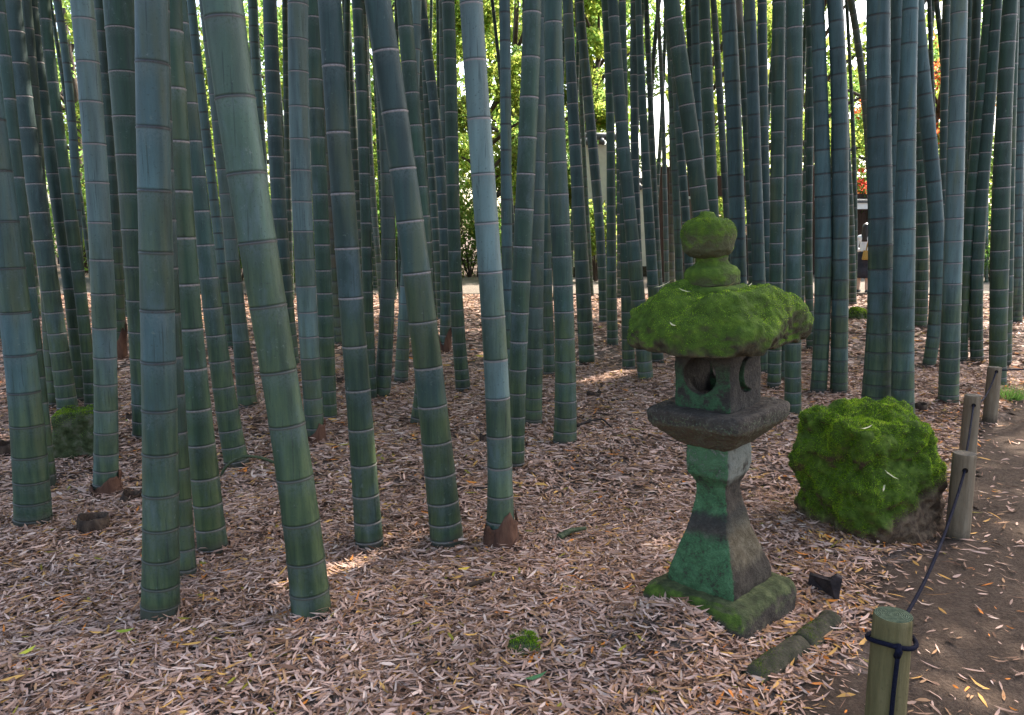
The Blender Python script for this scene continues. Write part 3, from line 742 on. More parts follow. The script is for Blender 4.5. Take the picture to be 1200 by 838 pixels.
 ([(1184,0,16),(1178,114,17),(1173,217,19),(1171,301,20),(1171,365,19),(1169,455,18)], 'green', "bright green culm rising right behind the farthest post", .235),
 ([(1190,0,8),(1185,200,9),(1180,330,12),(1178,426,13)], 'green', "green culm mostly hidden behind the bright green one at the farthest post", .24),
 ([(1199,0,13),(1193,150,13),(1191,300,14),(1190,378,14)], 'blue', "bluish culm at the right edge of the photo, above the path", .24),
 ([(1201,0,9),(1199,150,9),(1197,300,9),(1197,372,9)], 'dark', "thin dark culm cut by the right edge of the photo", .26),
 ([(296,0,11),(302,100,11),(311,250,11),(321,372,12)], 'blue', "blue culm touching the right side of the thickest leaning culm near the top", .28),
 ([(334,0,7),(337,180,7),(341,352,8)], 'dark', "thin dark culm left of the pale lilac culm", .28),
]
if EXEC_CULMS:
    for c in CULMS:
        culm(c[0], c[1], c[2], smax=c[3], sheath=c[4] if len(c) > 4 else None)

# slender culms far back between the measured ones
FILL = [(88, 340), (128, 338), (178, 345), (228, 338), (312, 352), (340, 338), (376, 342), (426, 338), (452, 338), (30, 350), (520, 336), (760, 338), (880, 338), (5, 400), (22, 392), (45, 372), (70, 368), (112, 360), (150, 372), (160, 352), (196, 362), (214, 350), (236, 345), (256, 356), (262, 340),
        (296, 352), (306, 340), (352, 345), (404, 345), (412, 372), (440, 340), (462, 352), (470, 368), (484, 350), (496, 340), (504, 356), (606, 348), (618, 360),
        (634, 345), (650, 352), (668, 348), (726, 350), (741, 345), (812, 345), (845, 352), (902, 350), (925, 345), (938, 372), (970, 348),
        (1040, 345), (1052, 352), (1068, 348), (1140, 345), (1165, 350), (1182, 345), (1128, 348)]
for x, y in FILL:
    w = 1460 / (y - 270); d = w
    wp = rng.uniform(0.085, 0.125) * 942 / d
    lean = (x - 600) * 0.045 + rng.normal(0, 12) - (8 if x < 500 else 0)
    culm([(x + lean * 1.15, 0, wp * 0.85), (x + lean * 0.5 + rng.normal(0, 2), 180, wp * .95), (x, y, wp)], random.choice(['dark', 'green', 'slate', 'teal']),
         "slender dark culm far back, mostly hidden by the nearer culms", "slender culms far back in the grove")

# leaves that have slid down and lean against the feet of the culms
px_, py_, rr_ = [], [], []
for fx, fy, fr in FEET:
    if fy > 13: continue
    k = int(26 + 300 * fr)
    t_ = rng.uniform(0, 6.28, k); d_ = fr * 0.95 + np.abs(rng.normal(0, .035, k)) + .008
    px_.append(fx + d_ * np.cos(t_)); py_.append(fy + d_ * np.sin(t_)); rr_.append(np.stack([t_, d_ - fr], 1))
px_, py_, rr_ = np.concatenate(px_), np.concatenate(py_), np.vstack(rr_); k = len(px_)
LS.append(leaf_arrays(px_, py_, hgt(px_, py_) + .012 + np.clip(.05 - rr_[:, 1], 0, .05) * rng.uniform(.2, .9, k), rr_[:, 0] + math.pi / 2 + rng.normal(0, .7, k), rng.uniform(.04, .10, k), rng.uniform(.006, .012, k),
                      rng.normal(0, .25, k), rng.normal(0, .6, k), rng.normal(0, .1, k), PAL[rng.choice(len(PAL), k, p=PALP)] * rng.uniform(.55, 1.05, k)[:, None]))
V, Q, T = join_arrays([(a, b, c) for a, b, c, d in LS])
lit = obj("leaf_litter", mesh_np("leaf_litter", V, Q, T, {"col": np.vstack([d for *_, d in LS])}, smooth=False), M['litter'])
tag(lit, "carpet of pale dry bamboo leaves covering the grove floor", "leaf litter", kind="stuff")

# ------------------------------------------------------------------ moss blades (a part of what they grow on)
def tri_samples(me, n, weight):
    me.calc_loop_triangles()
    nt = len(me.loop_triangles)
    t = np.empty(nt * 3, np.int32); me.loop_triangles.foreach_get("vertices", t); t = t.reshape(-1, 3)
    co, no = get_co(me), get_no(me)
    A = np.linalg.norm(np.cross(co[t[:, 1]] - co[t[:, 0]], co[t[:, 2]] - co[t[:, 0]]), axis=1)
    W = A * weight(co[t].mean(1), no[t].mean(1)); W = np.maximum(W, 0)
    k = rng.choice(nt, n, p=W / W.sum())
    r = rng.random((n, 2)); fl = r.sum(1) > 1; r[fl] = 1 - r[fl]
    b = np.stack([1 - r.sum(1), r[:, 0], r[:, 1]], 1)
    P = (co[t[k]] * b[:, :, None]).sum(1); N = (no[t[k]] * b[:, :, None]).sum(1)
    return P, N / (np.linalg.norm(N, axis=1)[:, None] + 1e-9)

def moss_part(me, n, weight, L, W, parent, shade=1.0, name="moss"):
    P, N = tri_samples(me, n, weight)
    cl = np.array([mnoise.noise(Vector(p) * 9.0) for p in P]) + 0.6 * np.array([mnoise.noise(Vector(p) * 31.0) for p in P])
    cl = cl + 0.7 * np.array([mnoise.noise(Vector(p) * 4.3 + Vector((5, 2, 9))) for p in P])
    keep = rng.random(n) < np.clip(0.68 + cl * 1.1, 0.06, 1)
    P, N, cl = P[keep], N[keep], cl[keep]; n = len(P)
    D = N + rng.normal(0, 0.55, (n, 3)) + np.array([0, 0, 0.15]); D /= np.linalg.norm(D, axis=1)[:, None]
    S = np.cross(D, rng.normal(0, 1, (n, 3))); S /= np.linalg.norm(S, axis=1)[:, None]
    ln = L * rng.uniform(0.5, 1.3, n)[:, None]; w = W * rng.uniform(0.6, 1.3, n)[:, None]
    P0 = P - N * 0.003
    V = np.stack([P0 - S * w, P0 + S * w, P0 + D * ln], 1).reshape(-1, 3)
    T = np.arange(n * 3).reshape(-1, 3)
    pal = np.array([[0.022, 0.046, 0.004], [0.066, 0.125, 0.006], [0.135, 0.210, 0.010], [0.200, 0.250, 0.020], [0.105, 0.090, 0.025]])
    ci = np.clip((cl * 1.4 + 1.2 + rng.normal(0, 0.7, n)).round().astype(int), 0, 3)
    ci[rng.random(n) < 0.03] = 4
    col = pal[ci] * rng.uniform(0.7, 1.25, n)[:, None] * shade
    return obj(name, mesh_np(name, V, None, T, {"col": np.repeat(col, 3, 0)}, smooth=False), M['moss'], parent)

# ------------------------------------------------------------------ the stone lantern
def loft(sections, n=56, cap=True):
    """sections: (z, D, expo, dx): superellipse rings whose corner reach is D."""
    a = np.linspace(0, 2 * np.pi, n, endpoint=False); V = []
    for s in sections:
        z, D, e = s[:3]; dx, dy = (s[3], s[4]) if len(s) > 4 else (0, 0)
        h = D / 2 ** (0.5 - 1.0 / e)
        c, sn = np.cos(a), np.sin(a)
        k = (np.abs(c) ** e + np.abs(sn) ** e) ** (-1.0 / e)
        V.append(np.stack([h * k * c + dx, h * k * sn + dy, np.full(n, z)], 1))
    V = np.concatenate(V); m = len(sections)
    i0 = np.arange(m - 1)[:, None] * n; j = np.arange(n)[None]; j2 = (j + 1) % n
    Q = np.stack([i0 + j, i0 + j2, i0 + n + j2, i0 + n + j], -1).reshape(-1, 4)
    V = np.vstack([V, [[sections[0][3] if len(sections[0]) > 4 else 0, sections[0][4] if len(sections[0]) > 4 else 0, sections[0][0]],
                       [sections[-1][3] if len(sections[-1]) > 4 else 0, sections[-1][4] if len(sections[-1]) > 4 else 0, sections[-1][0]]]])
    T = [(m * n, (k + 1) % n, k) for k in range(n)] + [(m * n + 1, (m - 1) * n + k, (m - 1) * n + (k + 1) % n) for k in range(n)]
    return V, Q, np.array(T)

def stone_part(name, sections, mat, parent, voxel=0.007, layers=((6, 0.012), (20, 0.006), (60, 0.0025)), seed=1.0, cut=None, sm=2):
    V, Q, T = loft(sections)
    o = obj(name, mesh_np(name, V, Q, T, smooth=False), mat, parent)
    tmp = []
    for c in (cut or []):
        co = obj("cutter", c, None); co.parent = parent; tmp.append(co)
        b = o.modifiers.new("b", 'BOOLEAN'); b.object = co; b.operation = 'DIFFERENCE'; b.solver = 'EXACT'
    r = o.modifiers.new("r", 'REMESH'); r.mode = 'VOXEL'; r.voxel_size = voxel
    s = o.modifiers.new("s", 'SMOOTH'); s.iterations = sm; s.factor = 0.5
    realize(o)
    for c in tmp: bpy.data.objects.remove(c)
    roughen(o.data, layers, seed)
    return o

lantern = thing("stone_lantern", "old stone garden lantern with a thick moss cap and green-stained pedestal", "lantern", (LX, LY, 0), rz=math.radians(-45))
lantern.rotation_mode = 'XYZ'
lantern.matrix_world = Matrix.Translation((LX, LY, 0)) @ Matrix.Rotation(-0.045, 4, 'Y') @ Matrix.Rotation(math.radians(-45), 4, 'Z')
bpy.context.view_layer.update()
# a leftward step in the picture is (-1,-1)/sqrt2 in the lantern's own axes... local x = right-front, local y = right-back
def sh(d): return (-d * 0.707, -d * 0.707)       # shift d metres to the left of the picture
stone_part("base", [(-0.08, .318, 12), (0.05, .322, 12), (0.085, .316, 10), (0.112, .296, 8), (0.130, .258, 8), (0.136, .20, 8)], M['slab'], lantern, .008, seed=1)
stone_part("pedestal", [(0.125, .211, 14), (0.150, .215, 14), (0.190, .209, 14), (0.215, .196, 14), (0.28, .166, 14), (0.35, .134, 14), (0.42, .1135, 14),
                        (0.47, .100, 14), (0.51, .092, 14), (0.545, .095, 14), (0.572, .112, 14), (0.590, .128, 12), (0.625, .135, 12), (0.675, .134, 12), (0.712, .130, 12)],
           M['pedestal'], lantern, .006, ((5, 0.007), (20, 0.004), (60, 0.002)), 2)
stone_part("platform", [(0.700, .120, 10), (0.712, .150, 12), (0.745, .196, 12), (0.790, .258, 12), (0.806, .278, 12), (0.815, .284, 12), (0.850, .286, 12), (0.864, .281, 12), (0.868, .270, 12)],
           M['platform'], lantern, .0065, ((5, 0.008), (20, 0.005), (60, 0.003)), 3)

def cyl_mesh(r, length, axis, center, n=32):
    bm = bmesh.new()
    bmesh.ops.create_cone(bm, cap_ends=True, segments=n, radius1=r, radius2=r, depth=length,
                          matrix=Matrix.Translation(center) @ (Matrix.Rotation(math.pi / 2, 4, 'X') if axis == 'y' else Matrix.Rotation(math.pi / 2, 4, 'Y')))
    me = bpy.data.meshes.new("c"); bm.to_mesh(me); bm.free(); return me

def box_mesh(lo, hi):
    bm = bmesh.new(); add_box(bm, lo, hi); me = bpy.data.meshes.new("c"); bm.to_mesh(me); bm.free(); return me

def crescent_mesh(x0, x1, cy, cz, r, inner, off):
    """Crescent prism along x."""
    A = np.linspace(math.radians(68), math.radians(292), 18)
    out = [(cy + r * math.cos(t), cz + r * math.sin(t)) for t in A]
    B = np.linspace(math.radians(292 - 14), math.radians(68 + 14), 18)
    inn = [(cy + off + inner * math.cos(t), cz + inner * math.sin(t)) for t in B]
    loop = out + inn; bm = bmesh.new()
    v0 = [bm.verts.new((x0, y, z)) for y, z in loop]; v1 = [bm.verts.new((x1, y, z)) for y, z in loop]
    bm.faces.new(v0); bm.faces.new(v1[::-1])
    for i in range(len(loop)):
        bm.faces.new((v0[i], v0[(i + 1) % len(loop)], v1[(i + 1) % len(loop)], v1[i]))
    bmesh.ops.triangulate(bm, faces=[f for f in bm.faces if len(f.verts) > 4])
    bmesh.ops.recalc_face_normals(bm, faces=bm.faces[:])
    me = bpy.data.meshes.new("c"); bm.to_mesh(me); bm.free(); return me

fh = .171 / 2 ** (0.5 - 1 / 14)
stone_part("firebox", [(0.862, .168, 14), (0.875, .171, 14), (1.10, .171, 14), (1.115, .168, 14)], M['firebox'], lantern, .0045, ((8, 0.004), (25, 0.003), (70, 0.0015)), 4,
           cut=[box_mesh((-.085, -.085, .905), (.080, .085, 1.09)), cyl_mesh(.073, .6, 'y', (-0.006, 0, 1.0)), crescent_mesh(fh - .030, fh + .03, 0.012, 1.0, .074, .062, .024)], sm=1)
RS = sh(0.012)
roof = stone_part("roof", [(1.104, .20, 4, *RS), (1.105, .30, 5, *RS), (1.109, .334, 5.5, *RS), (1.122, .350, 5.5, *RS), (1.150, .361, 5, *RS), (1.178, .362, 5, *RS), (1.205, .350, 4.5, *RS), (1.245, .322, 4, *RS),
                           (1.282, .290, 4, *RS), (1.312, .252, 4, *RS), (1.330, .195, 4, *RS), (1.337, .12, 4, *RS)],
                  M['roof'], lantern, .008, ((3.2, 0.040), (7, 0.042), (16, 0.018), (45, 0.008)), 5.3, sm=1)
rc_ = get_co(roof.data); rc_[:, 2] = np.where(rc_[:, 2] < 1.125, np.maximum(rc_[:, 2], 1.108 + (rc_[:, 2] - 1.108) * .12), rc_[:, 2]); roof.data.vertices.foreach_set('co', rc_.ravel()); roof.data.update()
moss_part(roof.data, 46000, lambda c, n: np.clip((n[:, 2] + 0.12) * 1.8, 0, 1), 0.0070, 0.0015, roof, 1.35)
FS = sh(0.022)
stone_part("finial_seat", [(1.312, .140, 3, *FS), (1.334, .140, 3, *FS), (1.341, .125, 3, *FS)], M['finial'], lantern, .006, ((8, 0.008), (30, 0.004)), 6)
stone_part("lotus_block", [(1.338, .104, 3, *FS), (1.350, .110, 3, *FS), (1.390, .110, 3, *FS), (1.408, .094, 2.8, *FS), (1.420, .066, 2.4, *FS), (1.434, .056, 2.2, *FS), (1.455, .058, 2.2, *FS)],
           M['finial'], lantern, .0055, ((8, 0.010), (30, 0.004), (70, 0.002)), 7)
JS = sh(0.036)
jewel = stone_part("jewel", [(1.446, .050, 2.2, *JS), (1.455, .072, 2.2, *JS), (1.475, .092, 2.3, *JS), (1.505, .1005, 2.4, *JS), (1.535, .1055, 2.4, *JS), (1.560, .104, 2.4, *JS), (1.580, .096, 2.3, *JS), (1.594, .078, 2.3, *JS), (1.601, .052, 2.3, *JS),
                             (1.604, .034, 2.2, *JS), (1.612, .030, 2, *JS), (1.620, .024, 2, *JS), (1.623, .010, 2, *JS)],
                   M['finial'], lantern, .0055, ((8, 0.010), (30, 0.004), (70, 0.002)), 8)
moss_part(jewel.data, 9000, lambda c, n: np.clip((n[:, 2] + 0.25) * 1.2, 0, 1), 0.0075, 0.0014, jewel, 0.85)

# ------------------------------------------------------------------ boulder and the small stones
def boulder(name, label, loc, secs, mat, layers, voxel, seed, moss=None, rz=0.0, cat="boulder"):
    root = thing(name, label, cat, loc, rz=rz)
    st = stone_part("stone", secs, mat, root, voxel, layers, seed)
    if moss:
        moss_part(st.data, moss[0], moss[1], moss[2], moss[3], root, moss[4] if len(moss) > 4 else 1.0)
    return root

boulder("mossy_boulder", "waist-low boulder thick with bright green moss, bare and brown at its lower right", (1.88, 4.10, 0),
        [(-.10, .325, 3, 0, 0), (0.0, .345, 3.2, .01, 0), (.12, .365, 3.6, 0.015, 0), (.22, .365, 3.8, .01, 0), (.32, .35, 4, -.005, 0), (.42, .332, 4, -.02, .0), (.52, .318, 4.5, -.03, .01), (.575, .300, 4.5, -.035, .01), (.605, .265, 4.5, -.035, .02), (.622, .20, 4, -.035, .02), (.626, .08, 3, -.035, .02)],
        M['boulder'], ((2.4, 0.075), (5.5, 0.055), (12, 0.036), (27, 0.020), (60, 0.008)), .0115, 3.4,
        (85000, lambda c, n: np.clip((n[:, 2] + 0.75) * 1.6, 0, 1) * np.clip((c[:, 2] - 0.03 - np.maximum(c[:, 0] + .22, 0) * 0.55) * 11, 0, 1), 0.0125, 0.0019, 1.15), rz=0.25)

g = ground(88, 533)
boulder("mossy_stone", "square mossy stone sitting between culms at the far left", (g[0], g[1] + .12, 0),
        [(-.06, .20, 9, 0, 0), (.05, .205, 9, 0, 0), (.2, .20, 9, 0, 0), (.27, .19, 8, 0, 0), (.295, .165, 7, 0, 0)], M['block'], ((5, 0.03), (14, 0.02), (40, 0.010)), .012, 9.1,
        (7000, lambda c, n: np.clip(n[:, 2] * 1.2, 0, 1) * np.clip((c[:, 2] - .1) * 9, 0, 1), 0.012, 0.0022, 0.8), rz=0.1, cat="stone")
g = ground(1003, 373)
boulder("mossy_stone", "low dark mossy stone on the leaves below the woman in white", (g[0], g[1], 0),
        [(-.05, .22, 2.4, 0, 0), (.04, .22, 2.4, 0, 0), (.13, .15, 2.4, 0, 0), (.17, .06, 2.2, 0, 0)], M['block'], ((4, 0.06), (14, 0.02)), .02, 2.2,
        (5000, lambda c, n: np.clip(n[:, 2], 0, 1), 0.02, 0.004, 0.8), cat="stone")
g = ground(612, 762)
boulder("moss_clump", "small bright moss clump among the dry leaves in the centre foreground", (g[0], g[1], .012),
        [(-.03, .075, 2.2, 0, 0), (0.0, .085, 2.2, 0, 0), (.025, .06, 2.2, 0, 0), (.038, .02, 2.2, 0, 0)], M['block'], ((14, 0.02), (40, 0.006)), .006, 4.2,
        (5000, lambda c, n: np.clip(n[:, 2], 0, 1), 0.012, 0.0016, 1.25), cat="moss")

# the two half-round edging stones beside the lantern
def edging(px0, px1, label, r, ends):
    a, b = ground(*px0), ground(*px1)
    root = thing("edging_stone", label, "edging stone", (a[0], a[1], -.012), "half-round edging stones by the lantern")
    L = np.linalg.norm(b - a); n = 22; m = 26; V = []
    ang = np.linspace(-0.35, math.pi + 0.35, n); d = (b - a) / L; s = np.array([-d[1], d[0], 0])
    for t in np.linspace(0, 1, m):
        e = min(t, 1 - t) * L
        lo = ends[0] if t < .5 else ends[1]; rr = r * min(1.0, lo + (1 - lo) * math.sqrt(max(e, 0) / 0.02)) if e < 0.02 else r
        V.append(d * t * L + s * (rr * np.cos(ang))[:, None] + np.array([0, 0, 1.0]) * (rr * np.sin(ang) * 1.02)[:, None])
    V = np.concatenate(V)
    i0 = np.arange(m - 1)[:, None] * n; j = np.arange(n - 1)[None]
    Q = np.stack([i0 + j, i0 + j + 1, i0 + n + j + 1, i0 + n + j], -1).reshape(-1, 4)
    V = np.vstack([V, [[0, 0, 0]], [d * L]]); T = [(m * n, k + 1, k) for k in range(n - 1)] + [(m * n + 1, (m - 1) * n + k, (m - 1) * n + k + 1) for k in range(n - 1)]
    o = obj("stone", mesh_np("edging", V, Q, np.array(T)), M['edging'], root)
    roughen(o.data, ((9, 0.010), (30, 0.005)), px0[0])
    moss_part(o.data, 2600, lambda c, nn: np.clip(nn[:, 2] - .2, 0, 1) * np.clip(1 - np.linalg.norm(c[:, :2], axis=1) * 5, 0.03, 1), 0.007, 0.0015, root, 0.6)
    return root
edging((880, 796), (938, 757), "nearer half-round edging stone with a green mossy end, right of the lantern's foot", .050, (.7, .93))
edging((939.5, 756), (975, 724), "farther half-round edging stone, dull brown, right of the lantern's foot", .050, (.93, .72))

# broken tile standing in the leaves
a = ground(945, 690); b = ground(982, 706)
bm = bmesh.new()
pr = [Vector((a[0], a[1], -.02)), Vector((b[0], b[1], -.02)), Vector((b[0] + .012, b[1], .105)), Vector((b[0] - .010, b[1] + .01, .115)), Vector((b[0] - .035, b[1] + .012, .088)), Vector((a[0] + .015, a[1] + .01, .062))]
f0 = [bm.verts.new(p) for p in pr]; f1 = [bm.verts.new(p + Vector((.012, .03, 0))) for p in pr]
bm.faces.new(f0); bm.faces.new(f1[::-1])
for i in range(6): bm.faces.new((f0[i], f0[(i + 1) % 6], f1[(i + 1) % 6], f1[i]))
bmesh.ops.bevel(bm, geom=bm.edges[:], offset=.003, segments=1, affect='EDGES')
tag(bm_obj("broken_tile", bm, M['shard']), "dark broken tile piece sticking out of the leaves behind the edging stones", "tile")

# ------------------------------------------------------------------ posts and rope
def post(x, y, r, h, label, mat, endmat, face):
    root = thing("wooden_post", label, "post", (x, y, 0), "round wooden posts along the path")
    n = 28; a = np.linspace(0, 2 * np.pi, n, endpoint=False); rows = []
    zs_ = [-.15, 0, .1, .2, .3, h - .02, h - .004]
    for z in zs_:
        rr = r * (1.04 - 0.05 * z / h) * (1 + 0.012 * np.sin(3 * a + x * 5) + 0.006 * np.sin(9 * a + z * 9))
        rows.append(np.stack([rr * np.cos(a), rr * np.sin(a), np.full(n, z)], 1))
    rows.append(np.stack([r * .95 * np.cos(a), r * .95 * np.sin(a), np.full(n, h)], 1))
    V = np.concatenate(rows); m = len(rows)
    i0 = np.arange(m - 1)[:, None] * n; j = np.arange(n)[None]; j2 = (j + 1) % n
    Q = np.stack([i0 + j, i0 + j2, i0 + n + j2, i0 + n + j], -1).reshape(-1, 4)
    obj("shaft", mesh_np("post_shaft", V, Q), mat, root)
    tV = np.vstack([np.stack([r * .95 * np.cos(a), r * .95 * np.sin(a), np.full(n, h + .0)], 1), np.stack([r * .5 * np.cos(a), r * .5 * np.sin(a), np.full(n, h + .002)], 1), [[0, 0, h + .001]]])
    tQ = np.stack([j[0], j2[0], n + j2[0], n + j[0]], -1)
    tT = np.stack([n + j[0], n + j2[0], np.full(n, 2 * n)], -1)
    obj("end_grain", mesh_np("post_end", tV, tQ, tT), endmat, root)
    if face is not None:                                           # dark plug; the rope hole's inner shade is put into its colour
        hz, ang = face
        d = np.array([math.cos(ang), math.sin(ang), 0])
        pts = [d * (r * .90) + [0, 0, hz], d * (r * 1.012) + [0, 0, hz]]
        hv, hq, ht = tube_arrays(pts, .013, 14)
        obj("rope_hole_plug", mesh_np("rope_hole_plug", hv, hq, ht), M['hole'], root)
    return root

P1, P2, P3, P4 = (1.096, 2.166), (2.244, 3.86), (3.087, 5.28), (3.90, 6.40)
def toward(p, q): return math.atan2(q[1] - p[1], q[0] - p[0])
post(*P1, .054, .46, "nearest post, greenish, with a black rope looped round it, at the bottom right", M['post_green'], M['post_end'], None)
post(*P2, .054, .46, "grey post beside the mossy boulder, rope entering its bored hole", M['post'], M['post_grey_end'], (.385, toward(P2, (0.9, 0.4))))
post(*P3, .051, .46, "third post along the path, its foot hidden by the one beside the boulder", M['post'], M['post_grey_end'], (.40, toward(P3, (1.5, 0.4))))
post(*P4, .052, .46, "farthest post, standing in front of the bright green culm", M['post'], M['post_grey_end'], (.43, toward(P4, (2.2, 0.4))))

def sag(p, q, s, n=24):
    t = np.linspace(0, 1, n)[:, None]
    p, q = np.array(p), np.array(q)
    r = p + (q - p) * t; r[:, 2] -= 4 * s * (t * (1 - t))[:, 0]; return r
def off(p, ang, r, z): return (p[0] + r * math.cos(ang), p[1] + r * math.sin(ang), z)
rp = []
ringz = .385
aa = np.linspace(0, 2 * np.pi, 40); ring = np.stack([P1[0] + .064 * np.cos(aa), P1[1] + .064 * np.sin(aa), ringz + .006 * np.sin(aa * 2) - .006 * np.sin(aa)], 1)
rp.append(tube_arrays(ring, .0068, 10))
rp.append(tube_arrays([off(P1, -1.75, .060, ringz - .004), off(P1, -1.75, .066, ringz - .03), off(P1, -1.78, .062, ringz - .12), off(P1, -1.8, .061, ringz - .25), off(P1, -1.8, .063, .0)], .0062, 10))
rp.append(tube_arrays([off(P1, -1.75, .058, ringz + .012), off(P1, -1.75, .074, ringz), off(P1, -1.75, .060, ringz - .022)], .010, 10))
rp.append(tube_arrays(sag(off(P1, toward(P1, P2), .060, ringz), off(P2, toward(P2, (0.9, 0.4)), .044, .385), .10), .0062, 10))
rp.append(tube_arrays(sag(off(P2, toward(P2, P3), .050, .39), off(P3, toward(P3, (1.5, 0.4)), .044, .40), .06), .0062, 10))
rp.append(tube_arrays(sag(off(P3, toward(P3, P4), .045, .40), off(P4, toward(P4, (2.2, 0.4)), .044, .43), .09), .0062, 10))
rp.append(tube_arrays(sag(off(P4, 0.6, .045, .43), (6.2, 7.6, .44), .05), .0068, 10))
V, Q, T = join_arrays(rp)
tag(obj("rope", mesh_np("rope", V, Q, T), M['rope']), "black rope strung from post to post along the path", "rope")

# ------------------------------------------------------------------ stumps, twigs and single leaves
def stump(px, py, r, h, label, lean=0.0, jag=.3, mat='stump'):
    g = ground(px, py); n = 22; a = np.linspace(0, 2 * np.pi, n, endpoint=False)
    root = thing("bamboo_stump", label, "stump", (g[0], g[1] + r * .7, 0))
    top = h * (1 + jag * .35 * np.sin(a * 2 + 1) + rng.normal(0, jag * .18, n))
    def ringp(rr, z): return np.stack([rr * np.cos(a) + lean * z, rr * np.sin(a), np.broadcast_to(z, (n,))], 1)
    rows = [ringp(r * 1.05, -.06), ringp(r * 1.0, .02), ringp(r * .98, top * .6), ringp(r * .97, top), ringp(r * .80, top - .002), ringp(r * .76, top * .35), ringp(r * .3, top * .25)]
    V = np.concatenate(rows); m = len(rows)
    i0 = np.arange(m - 1)[:, None] * n; j = np.arange(n)[None]; j2 = (j + 1) % n
    Q = np.stack([i0 + j, i0 + j2, i0 + n + j2, i0 + n + j], -1).reshape(-1, 4)
    V = np.vstack([V, [[0, 0, h * .25]]]); T = np.stack([(m - 1) * n + j[0], (m - 1) * n + j2[0], np.full(n, m * n)], -1)
    o = obj("stump_wall", mesh_np("stump", V, Q, T), M[mat], root)
    roughen(o.data, ((14, 0.012), (40, 0.005)), px)
    return root
stump(104, 623, .078, .065, "broad brown cut stump in the leaves near the left foreground", jag=.15)
stump(148, 590, .06, .055, "dark ragged stump right beside the foot of the pale left-hand culm", jag=.9, lean=.4)
stump(4, 533, .085, .075, "black rotten stump at the left edge of the photo", jag=.4)
stump(152, 494, .042, .06, "small brown stump behind the pale left-hand culm", jag=.5)
stump(697, 467, .072, .05, "dark rotten stump on the open floor right of the straight teal culm", jag=.7)
stump(567, 518, .030, .05, "tiny dark stump left of the pale blue sheathed culm", jag=.5)
stump(1080, 482, .060, .06, "brown stump behind the boulder, left of the whitish culm", jag=.4)
stump(398, 450, .035, .06, "small dark stump left of the dark streaked front culm", jag=.6)
stump(209, 442, .045, .14, "brown stub half hidden left of the dark green front culm", jag=.4, mat='sheath')
stump(948, 424, .028, .03, "small dark stub between the platform and the straight pair of culms", jag=.6)

def twig(pts, r, label, mat='twig', name="twig", z0=.02):
    W = np.array([[*ground(x, y)[:2], z0 + z] for x, y, z in pts])
    t = np.linspace(0, 1, len(W)); tt = np.linspace(0, 1, 24)
    S = np.stack([np.interp(tt, t, W[:, k]) for k in range(3)], 1)
    S = np.vstack([S[:1], (S[:-2] + 2 * S[1:-1] + S[2:]) / 4, S[-1:]])
    V, Q, T = tube_arrays(S, r * np.linspace(1, .55, len(S)), 8)
    return tag(obj(name, mesh_np(name, V, Q, T), M[mat]), label, "twig")
# the arching twig keeps its height: place by depth
def arc_twig(pxs, Y, r, label, mat):
    S = np.array([at_depth(x, y, Y) for x, y in pxs]); t = np.linspace(0, 1, len(S)); tt = np.linspace(0, 1, 30)
    C = np.stack([np.interp(tt, t, S[:, k]) for k in range(3)], 1)
    for _ in range(3): C[1:-1] = (C[:-2] + 2 * C[1:-1] + C[2:]) / 4
    V, Q, T = tube_arrays(C, r, 8)
    return tag(obj("green_twig", mesh_np("green_twig", V, Q, T), M[mat]), label, "twig")
arc_twig([(258, 562), (262, 550), (272, 540), (288, 534), (305, 536), (325, 543), (345, 552)], ground(258, 560)[1], .009, "thin green twig arching between the teal culm's foot and the thickest culm", 'vine')
twig([(676, 502, 0), (690, 499, .02), (706, 498, .03), (716, 503, 0)], .011, "curved dark twig on the open floor right of the straight teal culm")
twig([(712, 474, 0), (722, 472, .01), (735, 471, .005)], .014, "short dark stick behind the curved twig")
twig([(460, 778, 0), (480, 771, .008), (502, 762, .004)], .013, "mossy stick lying left of the moss clump", 'vine')
twig([(655, 634, 0), (668, 629, .012), (686, 624, .004)], .018, "dark mossy stick in front of the open floor, right of the rust-brown sheath", 'vine')
twig([(545, 692, 0), (560, 690, .01), (575, 684, .004)], .012, "brown stick below the foot of the pale blue sheathed culm", 'stump')
twig([(540, 579, 0), (556, 577, .01), (572, 576, .004)], .009, "thin stick right behind the slate culm with pink rings")

def single_leaf(px, py, L, W, yaw, col, label, name="fallen_leaf", z=.03, group=None, pos=None, tilt=0.0):
    g = ground(px, py) if pos is None else np.array(pos)
    one = lambda v: np.array([v], float)
    V, Q, T, c = leaf_arrays(one(0), one(0), one(0), one(yaw), one(L), one(W), one(tilt), one(.25), one(.10), np.array([col]))
    o = obj(name, mesh_np(name, V, Q, T, {"col": c}, smooth=False), M['litter'])
    o.location = (g[0], g[1], z if pos is None else g[2])
    return tag(o, label, "leaf", group)
single_leaf(628, 803, .095, .016, .55, (0.06, 0.14, 0.05), "fresh green leaf on the dry litter in the bottom centre")
single_leaf(645, 718, .07, .02, -.5, srgb(214, 150, 60), "orange leaf on the litter above the moss clump")
single_leaf(544, 674, .06, .018, .4, srgb(196, 160, 60), "yellow leaf below the slate culm with pink rings")
single_leaf(147, 748, .07, .017, .3, srgb(120, 130, 40), "yellow-green leaf near the foot of the stout upright front culm")
single_leaf(33, 772, .07, .018, 1.2, srgb(176, 170, 60), "yellow leaf at the lower left of the photo")
single_leaf(1032, 818, .07, .02, 2.1, srgb(150, 150, 40), "yellow-green leaf left of the nearest post")

